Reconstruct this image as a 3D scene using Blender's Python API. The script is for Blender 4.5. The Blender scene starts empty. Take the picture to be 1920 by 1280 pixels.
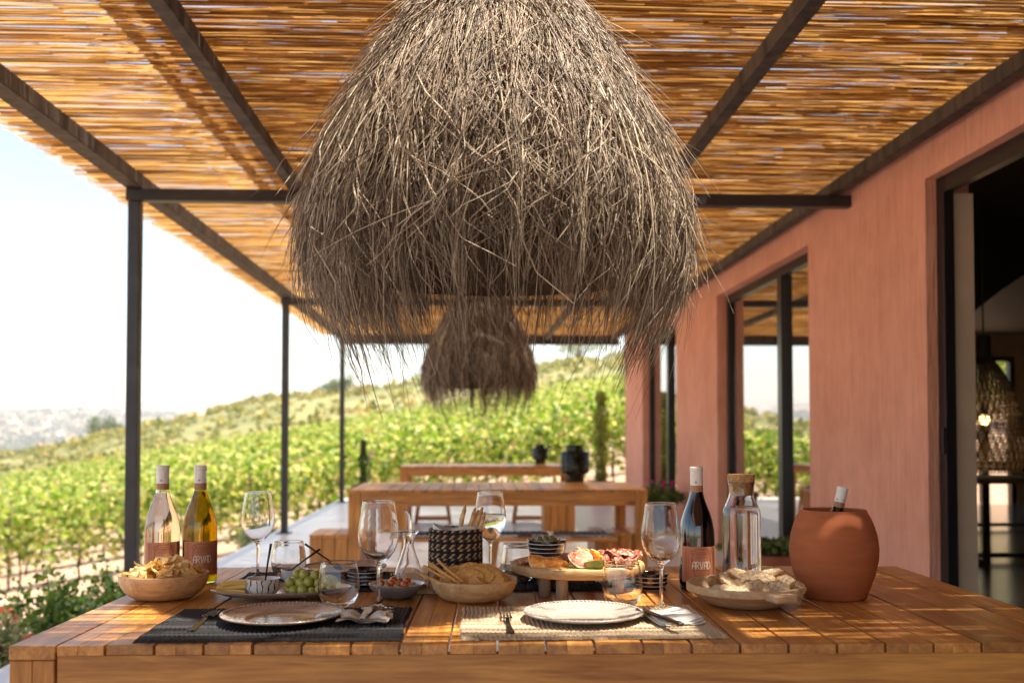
import bpy, math, random
import numpy as np
from mathutils import Vector, Matrix, Euler
R=math.radians
random.seed(7); rng=np.random.default_rng(7)
scn=bpy.context.scene; col=scn.collection
# ---------------------------------------------------------------- camera
F=1867.0; YAW=math.atan(75/F); PITCH=R(1.7); CH=1.13
SHIFT=(172-F*math.tan(PITCH))/1920
cam=bpy.data.cameras.new('camera'); co=bpy.data.objects.new('camera',cam); col.objects.link(co)
cam.sensor_width=36; cam.lens=35.0; cam.shift_y=SHIFT; cam.clip_start=.05; cam.clip_end=12000
co.location=(0,0,CH); co.rotation_euler=(math.pi/2+PITCH,0,-YAW)
cam.dof.use_dof=True; cam.dof.focus_distance=2.36; cam.dof.aperture_fstop=3.3
scn.camera=co
# ---------------------------------------------------------------- sky and sun
SUND=Vector((0.36,-0.10,0.93)).normalized()
elev=math.asin(SUND.z); az=math.atan2(SUND.x,SUND.y)
w=bpy.data.worlds.new('World'); scn.world=w; w.use_nodes=True
nt=w.node_tree; bg=nt.nodes['Background']; sky=nt.nodes.new('ShaderNodeTexSky')
sky.sky_type='NISHITA'; sky.sun_disc=False; sky.sun_elevation=elev; sky.sun_rotation=az
sky.altitude=100; sky.air_density=1.15; sky.dust_density=1.0; sky.ozone_density=1.0
nt.links.new(sky.outputs[0],bg.inputs[0]); bg.inputs[1].default_value=0.108
sl=bpy.data.lights.new('sun','SUN'); sl.energy=4.7; sl.angle=R(.5); sl.color=(1,.93,.82)
so=bpy.data.objects.new('sun',sl); col.objects.link(so); so.rotation_euler=(-SUND).to_track_quat('-Z','Y').to_euler()
scn.view_settings.view_transform='Standard'; scn.view_settings.look='None'
scn.view_settings.exposure=1.57; scn.view_settings.gamma=1
scn.view_settings.use_white_balance=True; scn.view_settings.white_balance_temperature=7100; scn.view_settings.white_balance_tint=10
scn.cycles.use_denoising=True; scn.cycles.max_bounces=24; scn.cycles.transmission_bounces=20
scn.cycles.transparent_max_bounces=16; scn.cycles.diffuse_bounces=5; scn.cycles.glossy_bounces=20
scn.cycles.sample_clamp_indirect=8; scn.cycles.blur_glossy=.6
# ---------------------------------------------------------------- helpers
RM=Euler(co.rotation_euler).to_matrix()
def at(px,py,z):
    "world point where the view through a photo pixel meets the level z"
    d=RM@Vector(((px-960)/F, -(py-640)/F+SHIFT*1920/F, -1))
    t=(z-CH)/d.z
    return Vector((d.x*t,d.y*t,z))
def scale_at(p): return F/p[1]
class MB:
    def __init__(s): s.v=[]; s.f=[]; s.m=[]
    def add(s,vs,fs,mi=0):
        o=len(s.v); s.v+= [tuple(v) for v in vs]; s.f+=[tuple(i+o for i in f) for f in fs]; s.m+=[mi]*len(fs)
    def box(s,x0,x1,y0,y1,z0,z1,mi=0,b=0):
        if b<=0:
            v=[(x,y,z) for z in (z0,z1) for y in (y0,y1) for x in (x0,x1)]
            s.add(v,[(0,2,3,1),(4,5,7,6),(0,1,5,4),(2,6,7,3),(0,4,6,2),(1,3,7,5)],mi); return
        # chamfered box
        X=(x0,x1);Y=(y0,y1);Z=(z0,z1);sg=(1,-1); v=[]; idx={}
        for i in (0,1):
            for j in (0,1):
                for k in (0,1):
                    for a in range(3):
                        p=[X[i]+sg[i]*b*(a!=0),Y[j]+sg[j]*b*(a!=1),Z[k]+sg[k]*b*(a!=2)]
                        idx[(i,j,k,a)]=len(v); v.append(p)
        f=[]
        I=idx
        for i in (0,1): f.append([I[(i,0,0,0)],I[(i,1,0,0)],I[(i,1,1,0)],I[(i,0,1,0)]])
        for j in (0,1): f.append([I[(0,j,0,1)],I[(1,j,0,1)],I[(1,j,1,1)],I[(0,j,1,1)]])
        for k in (0,1): f.append([I[(0,0,k,2)],I[(1,0,k,2)],I[(1,1,k,2)],I[(0,1,k,2)]])
        for i in (0,1):
            for j in (0,1): f.append([I[(i,j,0,0)],I[(i,j,1,0)],I[(i,j,1,1)],I[(i,j,0,1)]])
        for i in (0,1):
            for k in (0,1): f.append([I[(i,0,k,0)],I[(i,1,k,0)],I[(i,1,k,2)],I[(i,0,k,2)]])
        for j in (0,1):
            for k in (0,1): f.append([I[(0,j,k,1)],I[(1,j,k,1)],I[(1,j,k,2)],I[(0,j,k,2)]])
        for i in (0,1):
            for j in (0,1):
                for k in (0,1): f.append([I[(i,j,k,0)],I[(i,j,k,1)],I[(i,j,k,2)]])
        c=Vector(((x0+x1)/2,(y0+y1)/2,(z0+z1)/2)); g=[]
        for q in f:
            a,b_,c_=[Vector(v[t]) for t in q[:3]]; n=(b_-a).cross(c_-a)
            m=sum((Vector(v[t]) for t in q),Vector())/len(q)
            g.append(q if n.dot(m-c)>0 else q[::-1])
        s.add(v,g,mi)
    def lathe(s,prof,n=32,c=(0,0,0),mi=0,closed=False):
        "prof = [(r,z)..]; r=0 ends are closed with a fan"
        o=len(s.v); rings=[]
        for (r,z) in prof:
            if r<1e-6: rings.append([len(s.v)]); s.v.append((c[0],c[1],c[2]+z))
            else:
                rings.append(list(range(len(s.v),len(s.v)+n)))
                for k in range(n):
                    a=2*math.pi*k/n; s.v.append((c[0]+r*math.cos(a),c[1]+r*math.sin(a),c[2]+z))
        if closed: rings.append(rings[0])
        for A,B in zip(rings,rings[1:]):
            for k in range(n):
                k2=(k+1)%n
                if len(A)==1 and len(B)==1: continue
                if len(A)==1: fc=(A[0],B[k2],B[k])
                elif len(B)==1: fc=(A[k],A[k2],B[0])
                else: fc=(A[k],A[k2],B[k2],B[k])
                s.f.append(fc); s.m.append(mi)
    def tube(s,pts,rad,n=6,mi=0,caps=True):
        pts=[Vector(p) for p in pts]; o=len(s.v); N=len(pts)
        if not hasattr(rad,'__len__'): rad=[rad]*N
        up=Vector((0,0,1)); t0=(pts[1]-pts[0]).normalized()
        if abs(t0.z)>.9: up=Vector((1,0,0))
        for i,p in enumerate(pts):
            t=(pts[min(i+1,N-1)]-pts[max(i-1,0)]).normalized()
            a=t.cross(up).normalized(); b=t.cross(a)
            for k in range(n):
                g=2*math.pi*k/n; s.v.append(tuple(p+(a*math.cos(g)+b*math.sin(g))*rad[i]))
        for i in range(N-1):
            for k in range(n):
                k2=(k+1)%n; s.f.append((o+i*n+k,o+i*n+k2,o+(i+1)*n+k2,o+(i+1)*n+k)); s.m.append(mi)
        if caps:
            s.f.append(tuple(o+k for k in range(n))[::-1]); s.m.append(mi)
            s.f.append(tuple(o+(N-1)*n+k for k in range(n))); s.m.append(mi)
    def grid(s,fn,nu,nv,mi=0):
        o=len(s.v)
        for i in range(nu+1):
            for j in range(nv+1): s.v.append(tuple(fn(i/nu,j/nv)))
        for i in range(nu):
            for j in range(nv):
                a=o+i*(nv+1)+j; s.f.append((a,a+nv+1,a+nv+2,a+1)); s.m.append(mi)
    def sphere(s,c,r,nu=12,nv=8,mi=0,sq=(1,1,1)):
        s0=len(s.v); s.lathe([(r*math.sin(math.pi*j/nv),-r*math.cos(math.pi*j/nv)) for j in range(nv+1)],nu,(0,0,0),mi)
        for i in range(s0,len(s.v)):
            x,y,z=s.v[i]; s.v[i]=(c[0]+x*sq[0],c[1]+y*sq[1],c[2]+z*sq[2])
    def xf(s,M,i0=0):
        for i in range(i0,len(s.v)): s.v[i]=tuple(M@Vector(s.v[i]))
    def build(s,name,mats,parent=None,smooth=False,loc=None,fix=False):
        me=bpy.data.meshes.new(name); me.from_pydata(s.v,[],s.f)
        return finish(me,name,mats,parent,smooth,loc,s.m,fix)
def finish(me,name,mats,parent=None,smooth=False,loc=None,mi=None,fix=False):
    if not isinstance(mats,(list,tuple)): mats=[mats]
    for m in mats: me.materials.append(m)
    if mi is not None and len(mats)>1: me.polygons.foreach_set('material_index',mi)
    if smooth:
        me.polygons.foreach_set('use_smooth',[True]*len(me.polygons))
        if smooth!=True:
            try: me.set_sharp_from_angle(angle=R(smooth))
            except Exception: pass
    me.update()
    if fix:
        import bmesh
        bm=bmesh.new(); bm.from_mesh(me); bmesh.ops.recalc_face_normals(bm,faces=bm.faces); bm.to_mesh(me); bm.free()
    o=bpy.data.objects.new(name,me); col.objects.link(o)
    if parent: o.parent=parent
    if loc is not None: o.location=loc
    return o
def npmesh(name,V,Fq,mats,parent=None,smooth=False,mi=None,loc=None):
    "fast mesh from numpy vertices and an (n,k) face array"
    me=bpy.data.meshes.new(name); V=np.asarray(V,dtype=np.float32); Fq=np.asarray(Fq,dtype=np.int32)
    k=Fq.shape[1]; me.vertices.add(len(V)); me.vertices.foreach_set('co',V.ravel())
    me.loops.add(Fq.size); me.loops.foreach_set('vertex_index',Fq.ravel())
    me.polygons.add(len(Fq)); me.polygons.foreach_set('loop_start',np.arange(0,Fq.size,k,dtype=np.int32))
    me.polygons.foreach_set('loop_total',np.full(len(Fq),k,dtype=np.int32))
    me.update(calc_edges=True); me.validate()
    return finish(me,name,mats,parent,smooth,loc,mi)
def tag(o,label,cat,group=None,kind=None):
    if label: o['label']=label
    if cat: o['category']=cat
    if group: o['group']=group
    if kind: o['kind']=kind
    return o
def thing(name,label,cat,loc=(0,0,0),rz=0,group=None):
    o=bpy.data.objects.new(name,None); col.objects.link(o); o.location=loc; o.rotation_euler=(0,0,rz)
    o.empty_display_size=.05
    return tag(o,label,cat,group)
def copy_tree(o,loc=None,rot=None,label=None,group=None,parent=None):
    c=o.copy(); col.objects.link(c); c.parent=parent
    if loc is not None: c.location=loc
    if rot is not None: c.rotation_euler=rot
    if label: c['label']=label
    if group: c['group']=group
    for ch in list(o.children): copy_tree(ch,parent=c)
    return c
# ---------------------------------------------------------------- materials
def N(nt,t,**kw):
    n=nt.nodes.new(t)
    for k,v in kw.items():
        if k.startswith('i_'):
            key=k[2:]; key=int(key) if key.isdigit() else key.replace('_',' ')
            n.inputs[key].default_value=v
        else: setattr(n,k,v)
    return n
def ramp(nt,fac,stops):
    r=nt.nodes.new('ShaderNodeValToRGB'); e=r.color_ramp.elements
    while len(e)<len(stops): e.new(.5)
    for x,(p,c) in zip(e,stops): x.position=p; x.color=(*c,1)
    nt.links.new(fac,r.inputs[0]); return r.outputs[0]
def newmat(name):
    m=bpy.data.materials.new(name); m.use_nodes=True; nt=m.node_tree; p=nt.nodes['Principled BSDF']; return m,nt,p
def coords(nt,sc=(1,1,1),kind='Object'):
    tc=nt.nodes.new('ShaderNodeTexCoord'); mp=nt.nodes.new('ShaderNodeMapping'); mp.inputs['Scale'].default_value=sc
    nt.links.new(tc.outputs[kind],mp.inputs[0]); return mp.outputs[0]
def noise(nt,vec,scale,detail=3,rough=.5,dist=0):
    n=N(nt,'ShaderNodeTexNoise'); n.inputs['Scale'].default_value=scale; n.inputs['Detail'].default_value=detail
    n.inputs['Roughness'].default_value=rough; n.inputs['Distortion'].default_value=dist
    nt.links.new(vec,n.inputs['Vector']); return n.outputs[0]
def bump(nt,p,h,strength=.3,dist=.002):
    b=N(nt,'ShaderNodeBump'); b.inputs['Strength'].default_value=strength; b.inputs['Distance'].default_value=dist
    nt.links.new(h,b.inputs['Height']); nt.links.new(b.outputs[0],p.inputs['Normal'])
def plain(name,c,rough=.5,var=.15,scale=30,bmp=.0,bdist=.001,metal=0,coat=0,sc=(1,1,1),c2=None,island=0,**kw):
    m,nt,p=newmat(name); v=coords(nt,sc); n=noise(nt,v,scale,4,.55)
    c2=c2 or tuple(x*(1+var) for x in c); c1=tuple(x*(1-var) for x in c) if c2 is None or True else c
    cc=ramp(nt,n,[(.3,c1),(.7,c2)])
    if island:
        g=N(nt,'ShaderNodeNewGeometry'); mr=N(nt,'ShaderNodeMapRange'); mr.inputs['To Min'].default_value=1-island; mr.inputs['To Max'].default_value=1+island
        nt.links.new(g.outputs['Random Per Island'],mr.inputs[0]); hs=N(nt,'ShaderNodeHueSaturation')
        nt.links.new(mr.outputs[0],hs.inputs['Value']); nt.links.new(cc,hs.inputs['Color']); cc=hs.outputs[0]
    nt.links.new(cc,p.inputs['Base Color'])
    p.inputs['Roughness'].default_value=rough; p.inputs['Metallic'].default_value=metal; p.inputs['Coat Weight'].default_value=coat
    p.inputs['Coat Roughness'].default_value=.12
    for k,x in kw.items(): p.inputs[k.replace('_',' ')].default_value=x
    if bmp: bump(nt,p,n,bmp,bdist)
    return m
def wood(name,axis='Y',dark=(.20,.075,.022),light=(.50,.235,.085),rough=.38,coat=.0,scale=1.0,knots=True,spec=.5):
    m,nt,p=newmat(name); s={'X':(1.2,16,16),'Y':(16,1.2,16),'Z':(16,16,1.2)}[axis]
    g=N(nt,'ShaderNodeNewGeometry'); tc=N(nt,'ShaderNodeTexCoord'); ad=N(nt,'ShaderNodeVectorMath',operation='ADD')
    ml=N(nt,'ShaderNodeVectorMath',operation='SCALE'); cmb=N(nt,'ShaderNodeCombineXYZ')
    for i in range(3): nt.links.new(g.outputs['Random Per Island'],cmb.inputs[i])
    nt.links.new(cmb.outputs[0],ml.inputs[0]); ml.inputs['Scale'].default_value=7.3
    nt.links.new(tc.outputs['Object'],ad.inputs[0]); nt.links.new(ml.outputs[0],ad.inputs[1])
    mp=N(nt,'ShaderNodeMapping'); mp.inputs['Scale'].default_value=tuple(x*scale for x in s); nt.links.new(ad.outputs[0],mp.inputs[0])
    a=noise(nt,mp.outputs[0],1.6,5,.6,1.6); b=noise(nt,mp.outputs[0],9,3,.6,.4); c3=noise(nt,ad.outputs[0],2.2,2)
    mx=N(nt,'ShaderNodeMix'); mx.inputs[0].default_value=.35; nt.links.new(a,mx.inputs[2]); nt.links.new(b,mx.inputs[3])
    cc=ramp(nt,mx.outputs[0],[(.30,dark),(.47,tuple((x+y)/2 for x,y in zip(dark,light))),(.62,light)])
    mr=N(nt,'ShaderNodeMapRange'); mr.inputs['To Min'].default_value=.72; mr.inputs['To Max'].default_value=1.22
    nt.links.new(g.outputs['Random Per Island'],mr.inputs[0])
    mr2=N(nt,'ShaderNodeMapRange'); mr2.inputs['To Min'].default_value=.8; mr2.inputs['To Max'].default_value=1.2; nt.links.new(c3,mr2.inputs[0])
    mm=N(nt,'ShaderNodeMath',operation='MULTIPLY'); nt.links.new(mr.outputs[0],mm.inputs[0]); nt.links.new(mr2.outputs[0],mm.inputs[1])
    hs=N(nt,'ShaderNodeHueSaturation'); nt.links.new(mm.outputs[0],hs.inputs['Value']); nt.links.new(cc,hs.inputs['Color']); out=hs.outputs[0]
    if knots:
        vo=N(nt,'ShaderNodeTexVoronoi'); vo.inputs['Scale'].default_value=1.0; mpk=N(nt,'ShaderNodeMapping')
        mpk.inputs['Scale'].default_value={'X':(2.2,7,7),'Y':(7,2.2,7),'Z':(7,7,2.2)}[axis]
        nt.links.new(ad.outputs[0],mpk.inputs[0]); nt.links.new(mpk.outputs[0],vo.inputs['Vector'])
        k=ramp(nt,vo.outputs['Distance'],[(.04,(.28,.16,.10)),(.14,(1,1,1))])
        mk=N(nt,'ShaderNodeMix',data_type='RGBA',blend_type='MULTIPLY'); mk.inputs[0].default_value=.85
        nt.links.new(out,mk.inputs[6]); nt.links.new(k,mk.inputs[7]); out=mk.outputs[2]
    nt.links.new(out,p.inputs['Base Color'])
    rr=N(nt,'ShaderNodeMapRange'); rr.inputs['To Min'].default_value=rough-.1; rr.inputs['To Max'].default_value=rough+.15
    nt.links.new(c3,rr.inputs[0]); nt.links.new(rr.outputs[0],p.inputs['Roughness'])
    p.inputs['Coat Weight'].default_value=coat; p.inputs['Coat Roughness'].default_value=.2; p.inputs['Specular IOR Level'].default_value=spec
    bump(nt,p,b,.25,.0012)
    return m
def glass(name,c=(1,1,1),ior=1.48,rough=0.0):
    m,nt,p=newmat(name); p.inputs['Base Color'].default_value=(*c,1); p.inputs['Transmission Weight'].default_value=1
    p.inputs['IOR'].default_value=ior; p.inputs['Roughness'].default_value=rough; return m
def thinglass(name,tint=(1,1,1),ior=1.5,gloss_tint=(1,1,1)):
    m,nt,p=newmat(name); nt.nodes.remove(p); o=nt.nodes['Material Output']
    t=N(nt,'ShaderNodeBsdfTransparent'); t.inputs[0].default_value=(*tint,1); g=N(nt,'ShaderNodeBsdfGlossy'); g.inputs[0].default_value=(*gloss_tint,1)
    g.inputs['Roughness'].default_value=.0; fr=N(nt,'ShaderNodeFresnel'); fr.inputs[0].default_value=ior; mx=N(nt,'ShaderNodeMixShader')
    nt.links.new(fr.outputs[0],mx.inputs[0]); nt.links.new(t.outputs[0],mx.inputs[1]); nt.links.new(g.outputs[0],mx.inputs[2]); nt.links.new(mx.outputs[0],o.inputs[0])
    return m
def leafmat(name,cols,trans=.45,rough=.5):
    "cols: ramp stops over a random value per leaf"
    m,nt,p=newmat(name); o=nt.nodes['Material Output']; g=N(nt,'ShaderNodeNewGeometry')
    cc=ramp(nt,g.outputs['Random Per Island'],cols); nt.links.new(cc,p.inputs['Base Color']); p.inputs['Roughness'].default_value=rough
    tr=N(nt,'ShaderNodeBsdfTranslucent'); hs=N(nt,'ShaderNodeHueSaturation'); hs.inputs['Value'].default_value=1.5; hs.inputs['Saturation'].default_value=1.1
    nt.links.new(cc,hs.inputs['Color']); nt.links.new(hs.outputs[0],tr.inputs[0])
    mx=N(nt,'ShaderNodeMixShader'); mx.inputs[0].default_value=trans; nt.links.new(p.outputs[0],mx.inputs[1]); nt.links.new(tr.outputs[0],mx.inputs[2]); nt.links.new(mx.outputs[0],o.inputs[0])
    return m
def leaves(C,size,tilt=1.0,flat=0.0,asp=.8):
    "leaf faces (kite shapes, slightly folded) round the centres C; returns V,F"
    n=len(C); size=np.broadcast_to(size,(n,))[:,None]
    a=rng.normal(size=(n,3)); a[:,2]*=tilt; a/=np.linalg.norm(a,axis=1)[:,None]
    b=rng.normal(size=(n,3)); b-= (b*a).sum(1)[:,None]*a; b/=np.linalg.norm(b,axis=1)[:,None]
    c=np.cross(a,b)
    P=[C-a*size*.5, C+b*size*.5*asp+a*size*.05, C+a*size*.5+c*size*.08, C-b*size*.5*asp+a*size*.05]
    V=np.stack(P,1).reshape(-1,3); Fc=np.arange(n*4).reshape(n,4); return V,Fc

M={}
M['teakY']=wood('table_wood_y','Y',(.28,.090,.019),(.66,.30,.072),rough=.34,spec=.6)
M['teakX']=wood('table_wood_x','X',(.30,.096,.020),(.66,.30,.072),rough=.42)
M['teakZ']=wood('table_wood_z','Z',(.26,.085,.019),(.60,.265,.062),rough=.42)
M['steel']=plain('dark_painted_steel',(.022,.021,.026),.42,.25,8,.1)
M['beamwood']=plain('dark_streaked_beam',(.030,.022,.018),.7,.5,14,.5,.004,sc=(1,1,.15),c2=(.10,.075,.06))  # dark tone with lighter upright streaks
M['bowlwood']=wood('turned_bowl_wood','X',(.42,.22,.09),(.74,.50,.27),rough=.45,scale=1.6,knots=False)
M['bowlwood2']=wood('pale_carved_wood','X',(.40,.24,.13),(.66,.46,.29),rough=.6,scale=2.5,knots=False)
M['boardwood']=wood('serving_board_wood','X',(.40,.20,.08),(.70,.45,.21),rough=.5,scale=1.6,knots=False)
M['legwood']=wood('weathered_grey_wood','Z',(.10,.07,.05),(.30,.22,.16),rough=.7,scale=3,knots=False)
M['glass']=glass('clear_glass',(1,1,1),1.47)
M['water']=glass('water',(1,1,1),1.33)
M['chrome']=plain('dark_cutlery_steel',(.17,.17,.19),.22,.1,20,metal=1)
M['blackcut']=plain('black_cutlery_steel',(.05,.045,.045),.25,.1,20,metal=.9)
M['blackplastic']=plain('black_spoon',(.012,.010,.012),.35,.1,20)
M['linen']=plain('cream_napkin_linen',(.62,.55,.46),.9,.08,400,.3,.0004)
M['whitelinen']=plain('white_napkin_linen',(.74,.71,.68),.9,.05,400,.3,.0004)
M['cork']=plain('cork',(.55,.30,.13),.85,.4,160,.5,.001)
M['capsule']=plain('white_capsule',(.82,.80,.77),.45,.03,20)
M['capband']=plain('tan_capsule_band',(.42,.20,.10),.45,.05,20)
# ---------------------------------------------------------------- terrain
def wob(x,y,s,seed=0):
    r=np.random.default_rng(seed); o=np.zeros_like(x,dtype=float)
    for k in range(7):
        a=r.uniform(0,6.28); f=s*r.uniform(.6,2.6); ph=r.uniform(0,6.28); o=o+np.sin((x*math.cos(a)+y*math.sin(a))*f+ph)/(1+.5*k)
    return o/2.5
RU=[-3,-.62,-.474,-.41,-.351,-.297,-.206,-.131,-.045,.06,.158,.5,3]
RZ=[-20,-9,-5.5,-3.2,.6,3.2,9.0,10.5,13,15.5,18.2,30,60]
def sm(t): t=np.clip(t,0,1); return t*t*(3-2*t)
def H(X,Y):
    X=np.asarray(X,float); Y=np.asarray(Y,float)
    Ys=np.maximum(Y,1.0); u=X/Ys
    Xc=np.clip(X,-70,70)
    P=-.4+.165*Xc+.044*(np.clip(Y,0,400)-20)
    rid=np.interp(u,RU,RZ)+wob(X,Y,.05,3)*.7
    z=P+(rid-P)*sm((Y-95)/150)
    vall=-26+wob(X,Y,.006,5)*3
    z=z+(vall-z)*sm((Y-255)/450)*np.where(Y>255,1,0)
    far=62+wob(X,Y,.0022,9)*34+wob(X,Y,.009,11)*9+ (X/6000)*-30
    z=z+(far-z)*sm((Y-1350)/1500)
    z=z+wob(X,Y,.5,21)*.06*sm((Y-8)/10)
    # bench of level ground carrying the terrace and the house
    t=sm((X+4.0)/1.7)*sm((19.5-Y)/2.0)
    z=z+(-.34-z)*t
    return z
def ground():
    tx=np.linspace(-1,1,300); X=7*np.sinh(tx*7.0)
    ty=np.linspace(0,1,300); Y=-40+ (np.sinh(ty*6.2+ .0)/np.sinh(6.2))*4600 + ty*60
    XX,YY=np.meshgrid(X,Y,indexing='ij'); ZZ=H(XX,YY)
    V=np.stack([XX,YY,ZZ],-1).reshape(-1,3); n=len(Y)
    i=np.arange((len(X)-1)*n).reshape(len(X)-1,n)[:,:-1].ravel()
    Fc=np.stack([i,i+n,i+n+1,i+1],1)
    m,nt,p=newmat('dry_earth_and_scrub'); v=coords(nt)
    geo=N(nt,'ShaderNodeNewGeometry'); sx=N(nt,'ShaderNodeSeparateXYZ'); nt.links.new(geo.outputs['Position'],sx.inputs[0])
    n1=noise(nt,v,.9,6,.65); n2=noise(nt,v,.045,5,.6); n3=noise(nt,v,.006,6,.62)
    near=ramp(nt,n1,[(.3,(.32,.20,.13)),(.55,(.44,.29,.20)),(.75,(.50,.36,.25))])
    mid=ramp(nt,n2,[(.34,(.10,.115,.035)),(.47,(.18,.18,.06)),(.60,(.26,.23,.09)),(.74,(.36,.26,.15))])
    far=ramp(nt,n3,[(.36,(.09,.09,.05)),(.46,(.24,.19,.12)),(.54,(.48,.33,.25)),(.68,(.66,.50,.42))])
    f1=N(nt,'ShaderNodeMapRange'); f1.inputs['From Min'].default_value=85; f1.inputs['From Max'].default_value=110; nt.links.new(sx.outputs[1],f1.inputs[0])
    f2=N(nt,'ShaderNodeMapRange'); f2.inputs['From Min'].default_value=260; f2.inputs['From Max'].default_value=420; nt.links.new(sx.outputs[1],f2.inputs[0])
    a=N(nt,'ShaderNodeMix',data_type='RGBA'); nt.links.new(f1.outputs[0],a.inputs[0]); nt.links.new(near,a.inputs[6]); nt.links.new(mid,a.inputs[7])
    b=N(nt,'ShaderNodeMix',data_type='RGBA'); nt.links.new(f2.outputs[0],b.inputs[0]); nt.links.new(a.outputs[2],b.inputs[6]); nt.links.new(far,b.inputs[7])
    nt.links.new(b.outputs[2],p.inputs['Base Color']); p.inputs['Roughness'].default_value=.95; bump(nt,p,n1,.6,.05)
    o=npmesh('ground',V,Fc,m,None,True); tag(o,None,None,None,'structure')
ground()
# terrace
m,nt,p=newmat('polished_pale_concrete'); v=coords(nt); n1=noise(nt,v,1.3,5,.6); n2=noise(nt,v,30,3,.6)
nt.links.new(ramp(nt,n1,[(.3,(.60,.58,.56)),(.7,(.72,.70,.68))]),p.inputs['Base Color'])
rg=N(nt,'ShaderNodeMapRange'); rg.inputs['To Min'].default_value=.22; rg.inputs['To Max'].default_value=.42; nt.links.new(n1,rg.inputs[0]); nt.links.new(rg.outputs[0],p.inputs['Roughness']); bump(nt,p,n2,.05,.001)
mb=MB()
for j in range(5):
    y0=-6+j*4.7; mb.box(-2.27,2.452,y0+.004,y0+4.696,-.32,0,b=.004)
tag(mb.build('terrace_floor',m),None,None,None,'structure')
# ---------------------------------------------------------------- vineyard
M['vine']=leafmat('vine_leaves',[(0,(.06,.12,.012)),(.3,(.14,.24,.022)),(.6,(.31,.38,.07)),(.86,(.50,.50,.18)),(.96,(.52,.46,.18)),(1,(.35,.20,.08))],.46)
M['bark']=plain('vine_bark',(.10,.065,.045),.9,.4,60,.5,.004)
M['postwood']=plain('trellis_post',(.20,.15,.12),.85,.3,20,.3,.002)
M['wire']=plain('trellis_wire',(.20,.19,.18),.4,.1,20,metal=.8)
def vine_row(Y,k):
    uL,uR=-.60,(.20 if k>0 else .22)
    if k<9: uR=.60
    x0,x1=uL*Y,uR*Y
    near=k<3
    lab=['nearest grapevine row, with bare trunks, trellis posts and wires showing over pink earth','second grapevine row behind the nearest one, its stakes partly hidden by leaves',
         'third grapevine row up the slope, a dense band of yellow green leaves'][k] if near else 'leafy grapevine row merging into the dense yellow green vineyard slope'
    t=thing('grapevine_row',lab,'vineyard row',(0,Y,0),0,None if near else 'rows further up the vineyard slope')
    if not near: pass
    # foliage
    dens=330 if k==0 else 230 if k<4 else 160 if k<9 else 100 if k<16 else 70
    n=int((x1-x0)*dens); X=rng.uniform(x0,x1,n)
    # vines every 1.15 m: bushier near each, ragged between
    ph=np.cos(X*2*math.pi/1.15+k)+.8*wob(X,X*0+k*3,2.1,40+k)
    hh=rng.beta(1.8,1.2,n); top=1.64+.09*ph+.10*wob(X,X*0,5,60+k); bot=(.30 if k==0 else .18)-.02*ph
    z=bot+(top-bot)*hh+rng.normal(0,.05,n)
    wid=(.32+.05*ph)*(1-.35*np.abs(hh-.5)); yy=rng.normal(0,1,n)*wid*.55
    sh=rng.random(n)<.06; z=np.where(sh,z+rng.uniform(0,.3,n),z); yy=np.where(sh,yy*1.8,yy)
    g=H(X,Y+yy); sz=rng.uniform(.10,.19,n)*(1 if k<9 else 1.25 if k<16 else 1.5)
    C=np.stack([X,yy,g+z],1); V,Fc=leaves(C,sz,.9)
    npmesh('foliage',V,Fc,M['vine'],t)
    if near:
        for xx in np.arange(math.ceil(x0),min(x1,4),1.15):
            gz=float(H(xx,Y)); mb=MB(); q=random.uniform(-.06,.06)
            mb.tube([(xx,0,gz-.05),(xx+q,.02,gz+.35),(xx-q*.5,-.01,gz+.7)],[.026,.02,.022],6); mb.build('trunk',M['bark'],t,True)
        for xx in np.arange(math.ceil(x0/4.6)*4.6+k,min(x1,5),4.6 if k else 2.3):
            gz=float(H(xx,Y)); mb=MB(); mb.tube([(xx+.3,0,gz-.1),(xx+.3,0,gz+1.6)],.028,6); mb.build('trellis_post',M['postwood'],t)
        for h in (.30,.62,1.0):
            xs=np.arange(x0,min(x1,5),2.0); mb=MB(); mb.tube([(a,0.03,float(H(a,Y))+h+.02*math.sin(a*3)) for a in xs],.009 if h==.62 else .006,4); mb.build('wire',M['wire'],t)
Y=19.6
for k in range(30):
    vine_row(Y,k); Y+=2.2 if k<10 else 2.55
# scrub on the hill
M['scrub']=leafmat('scrub_leaves',[(0,(.08,.11,.025)),(.35,(.15,.18,.04)),(.65,(.30,.27,.06)),(.85,(.46,.36,.08)),(1,(.44,.29,.12))],.35)
def bushes(n,ulo,uhi,ylo,yhi,rlo,rhi,per,seed,ecc=.6):
    r=np.random.default_rng(seed); u=r.uniform(ulo,uhi,n); y=ylo+(yhi-ylo)*r.random(n)**.9; x=u*y; rad=rlo+(rhi-rlo)*r.random(n)**2
    z=H(x,y); d=r.normal(size=(n,per,3)); d/=np.linalg.norm(d,axis=2)[:,:,None]; d*= (r.random((n,per,1))**.35)
    C=np.stack([x,y,z],1)[:,None,:]+d*rad[:,None,None]*np.array([1,1,ecc]); C[:,:,2]+=rad[:,None]*ecc*.5
    return C.reshape(-1,3), np.repeat(rad,per)*r.uniform(.35,.6,n*per)
Cs=[];Ss=[]
for a in [(800,-.52,.22,95,255,.5,2.0,36,1),(260,-.50,.2,205,262,.8,2.3,44,2),(260,-.62,-.30,90,330,.5,1.9,34,3),(150,-.56,-.42,60,150,.5,1.3,40,7)]:
    c,s_=bushes(*a); Cs.append(c); Ss.append(s_)
V,Fc=leaves(np.concatenate(Cs),np.concatenate(Ss),.8)
tag(npmesh('hillside_scrub',V,Fc,M['scrub']),'dry yellow green scrub covering the hill behind the vineyard','scrub',None,'stuff')
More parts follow.
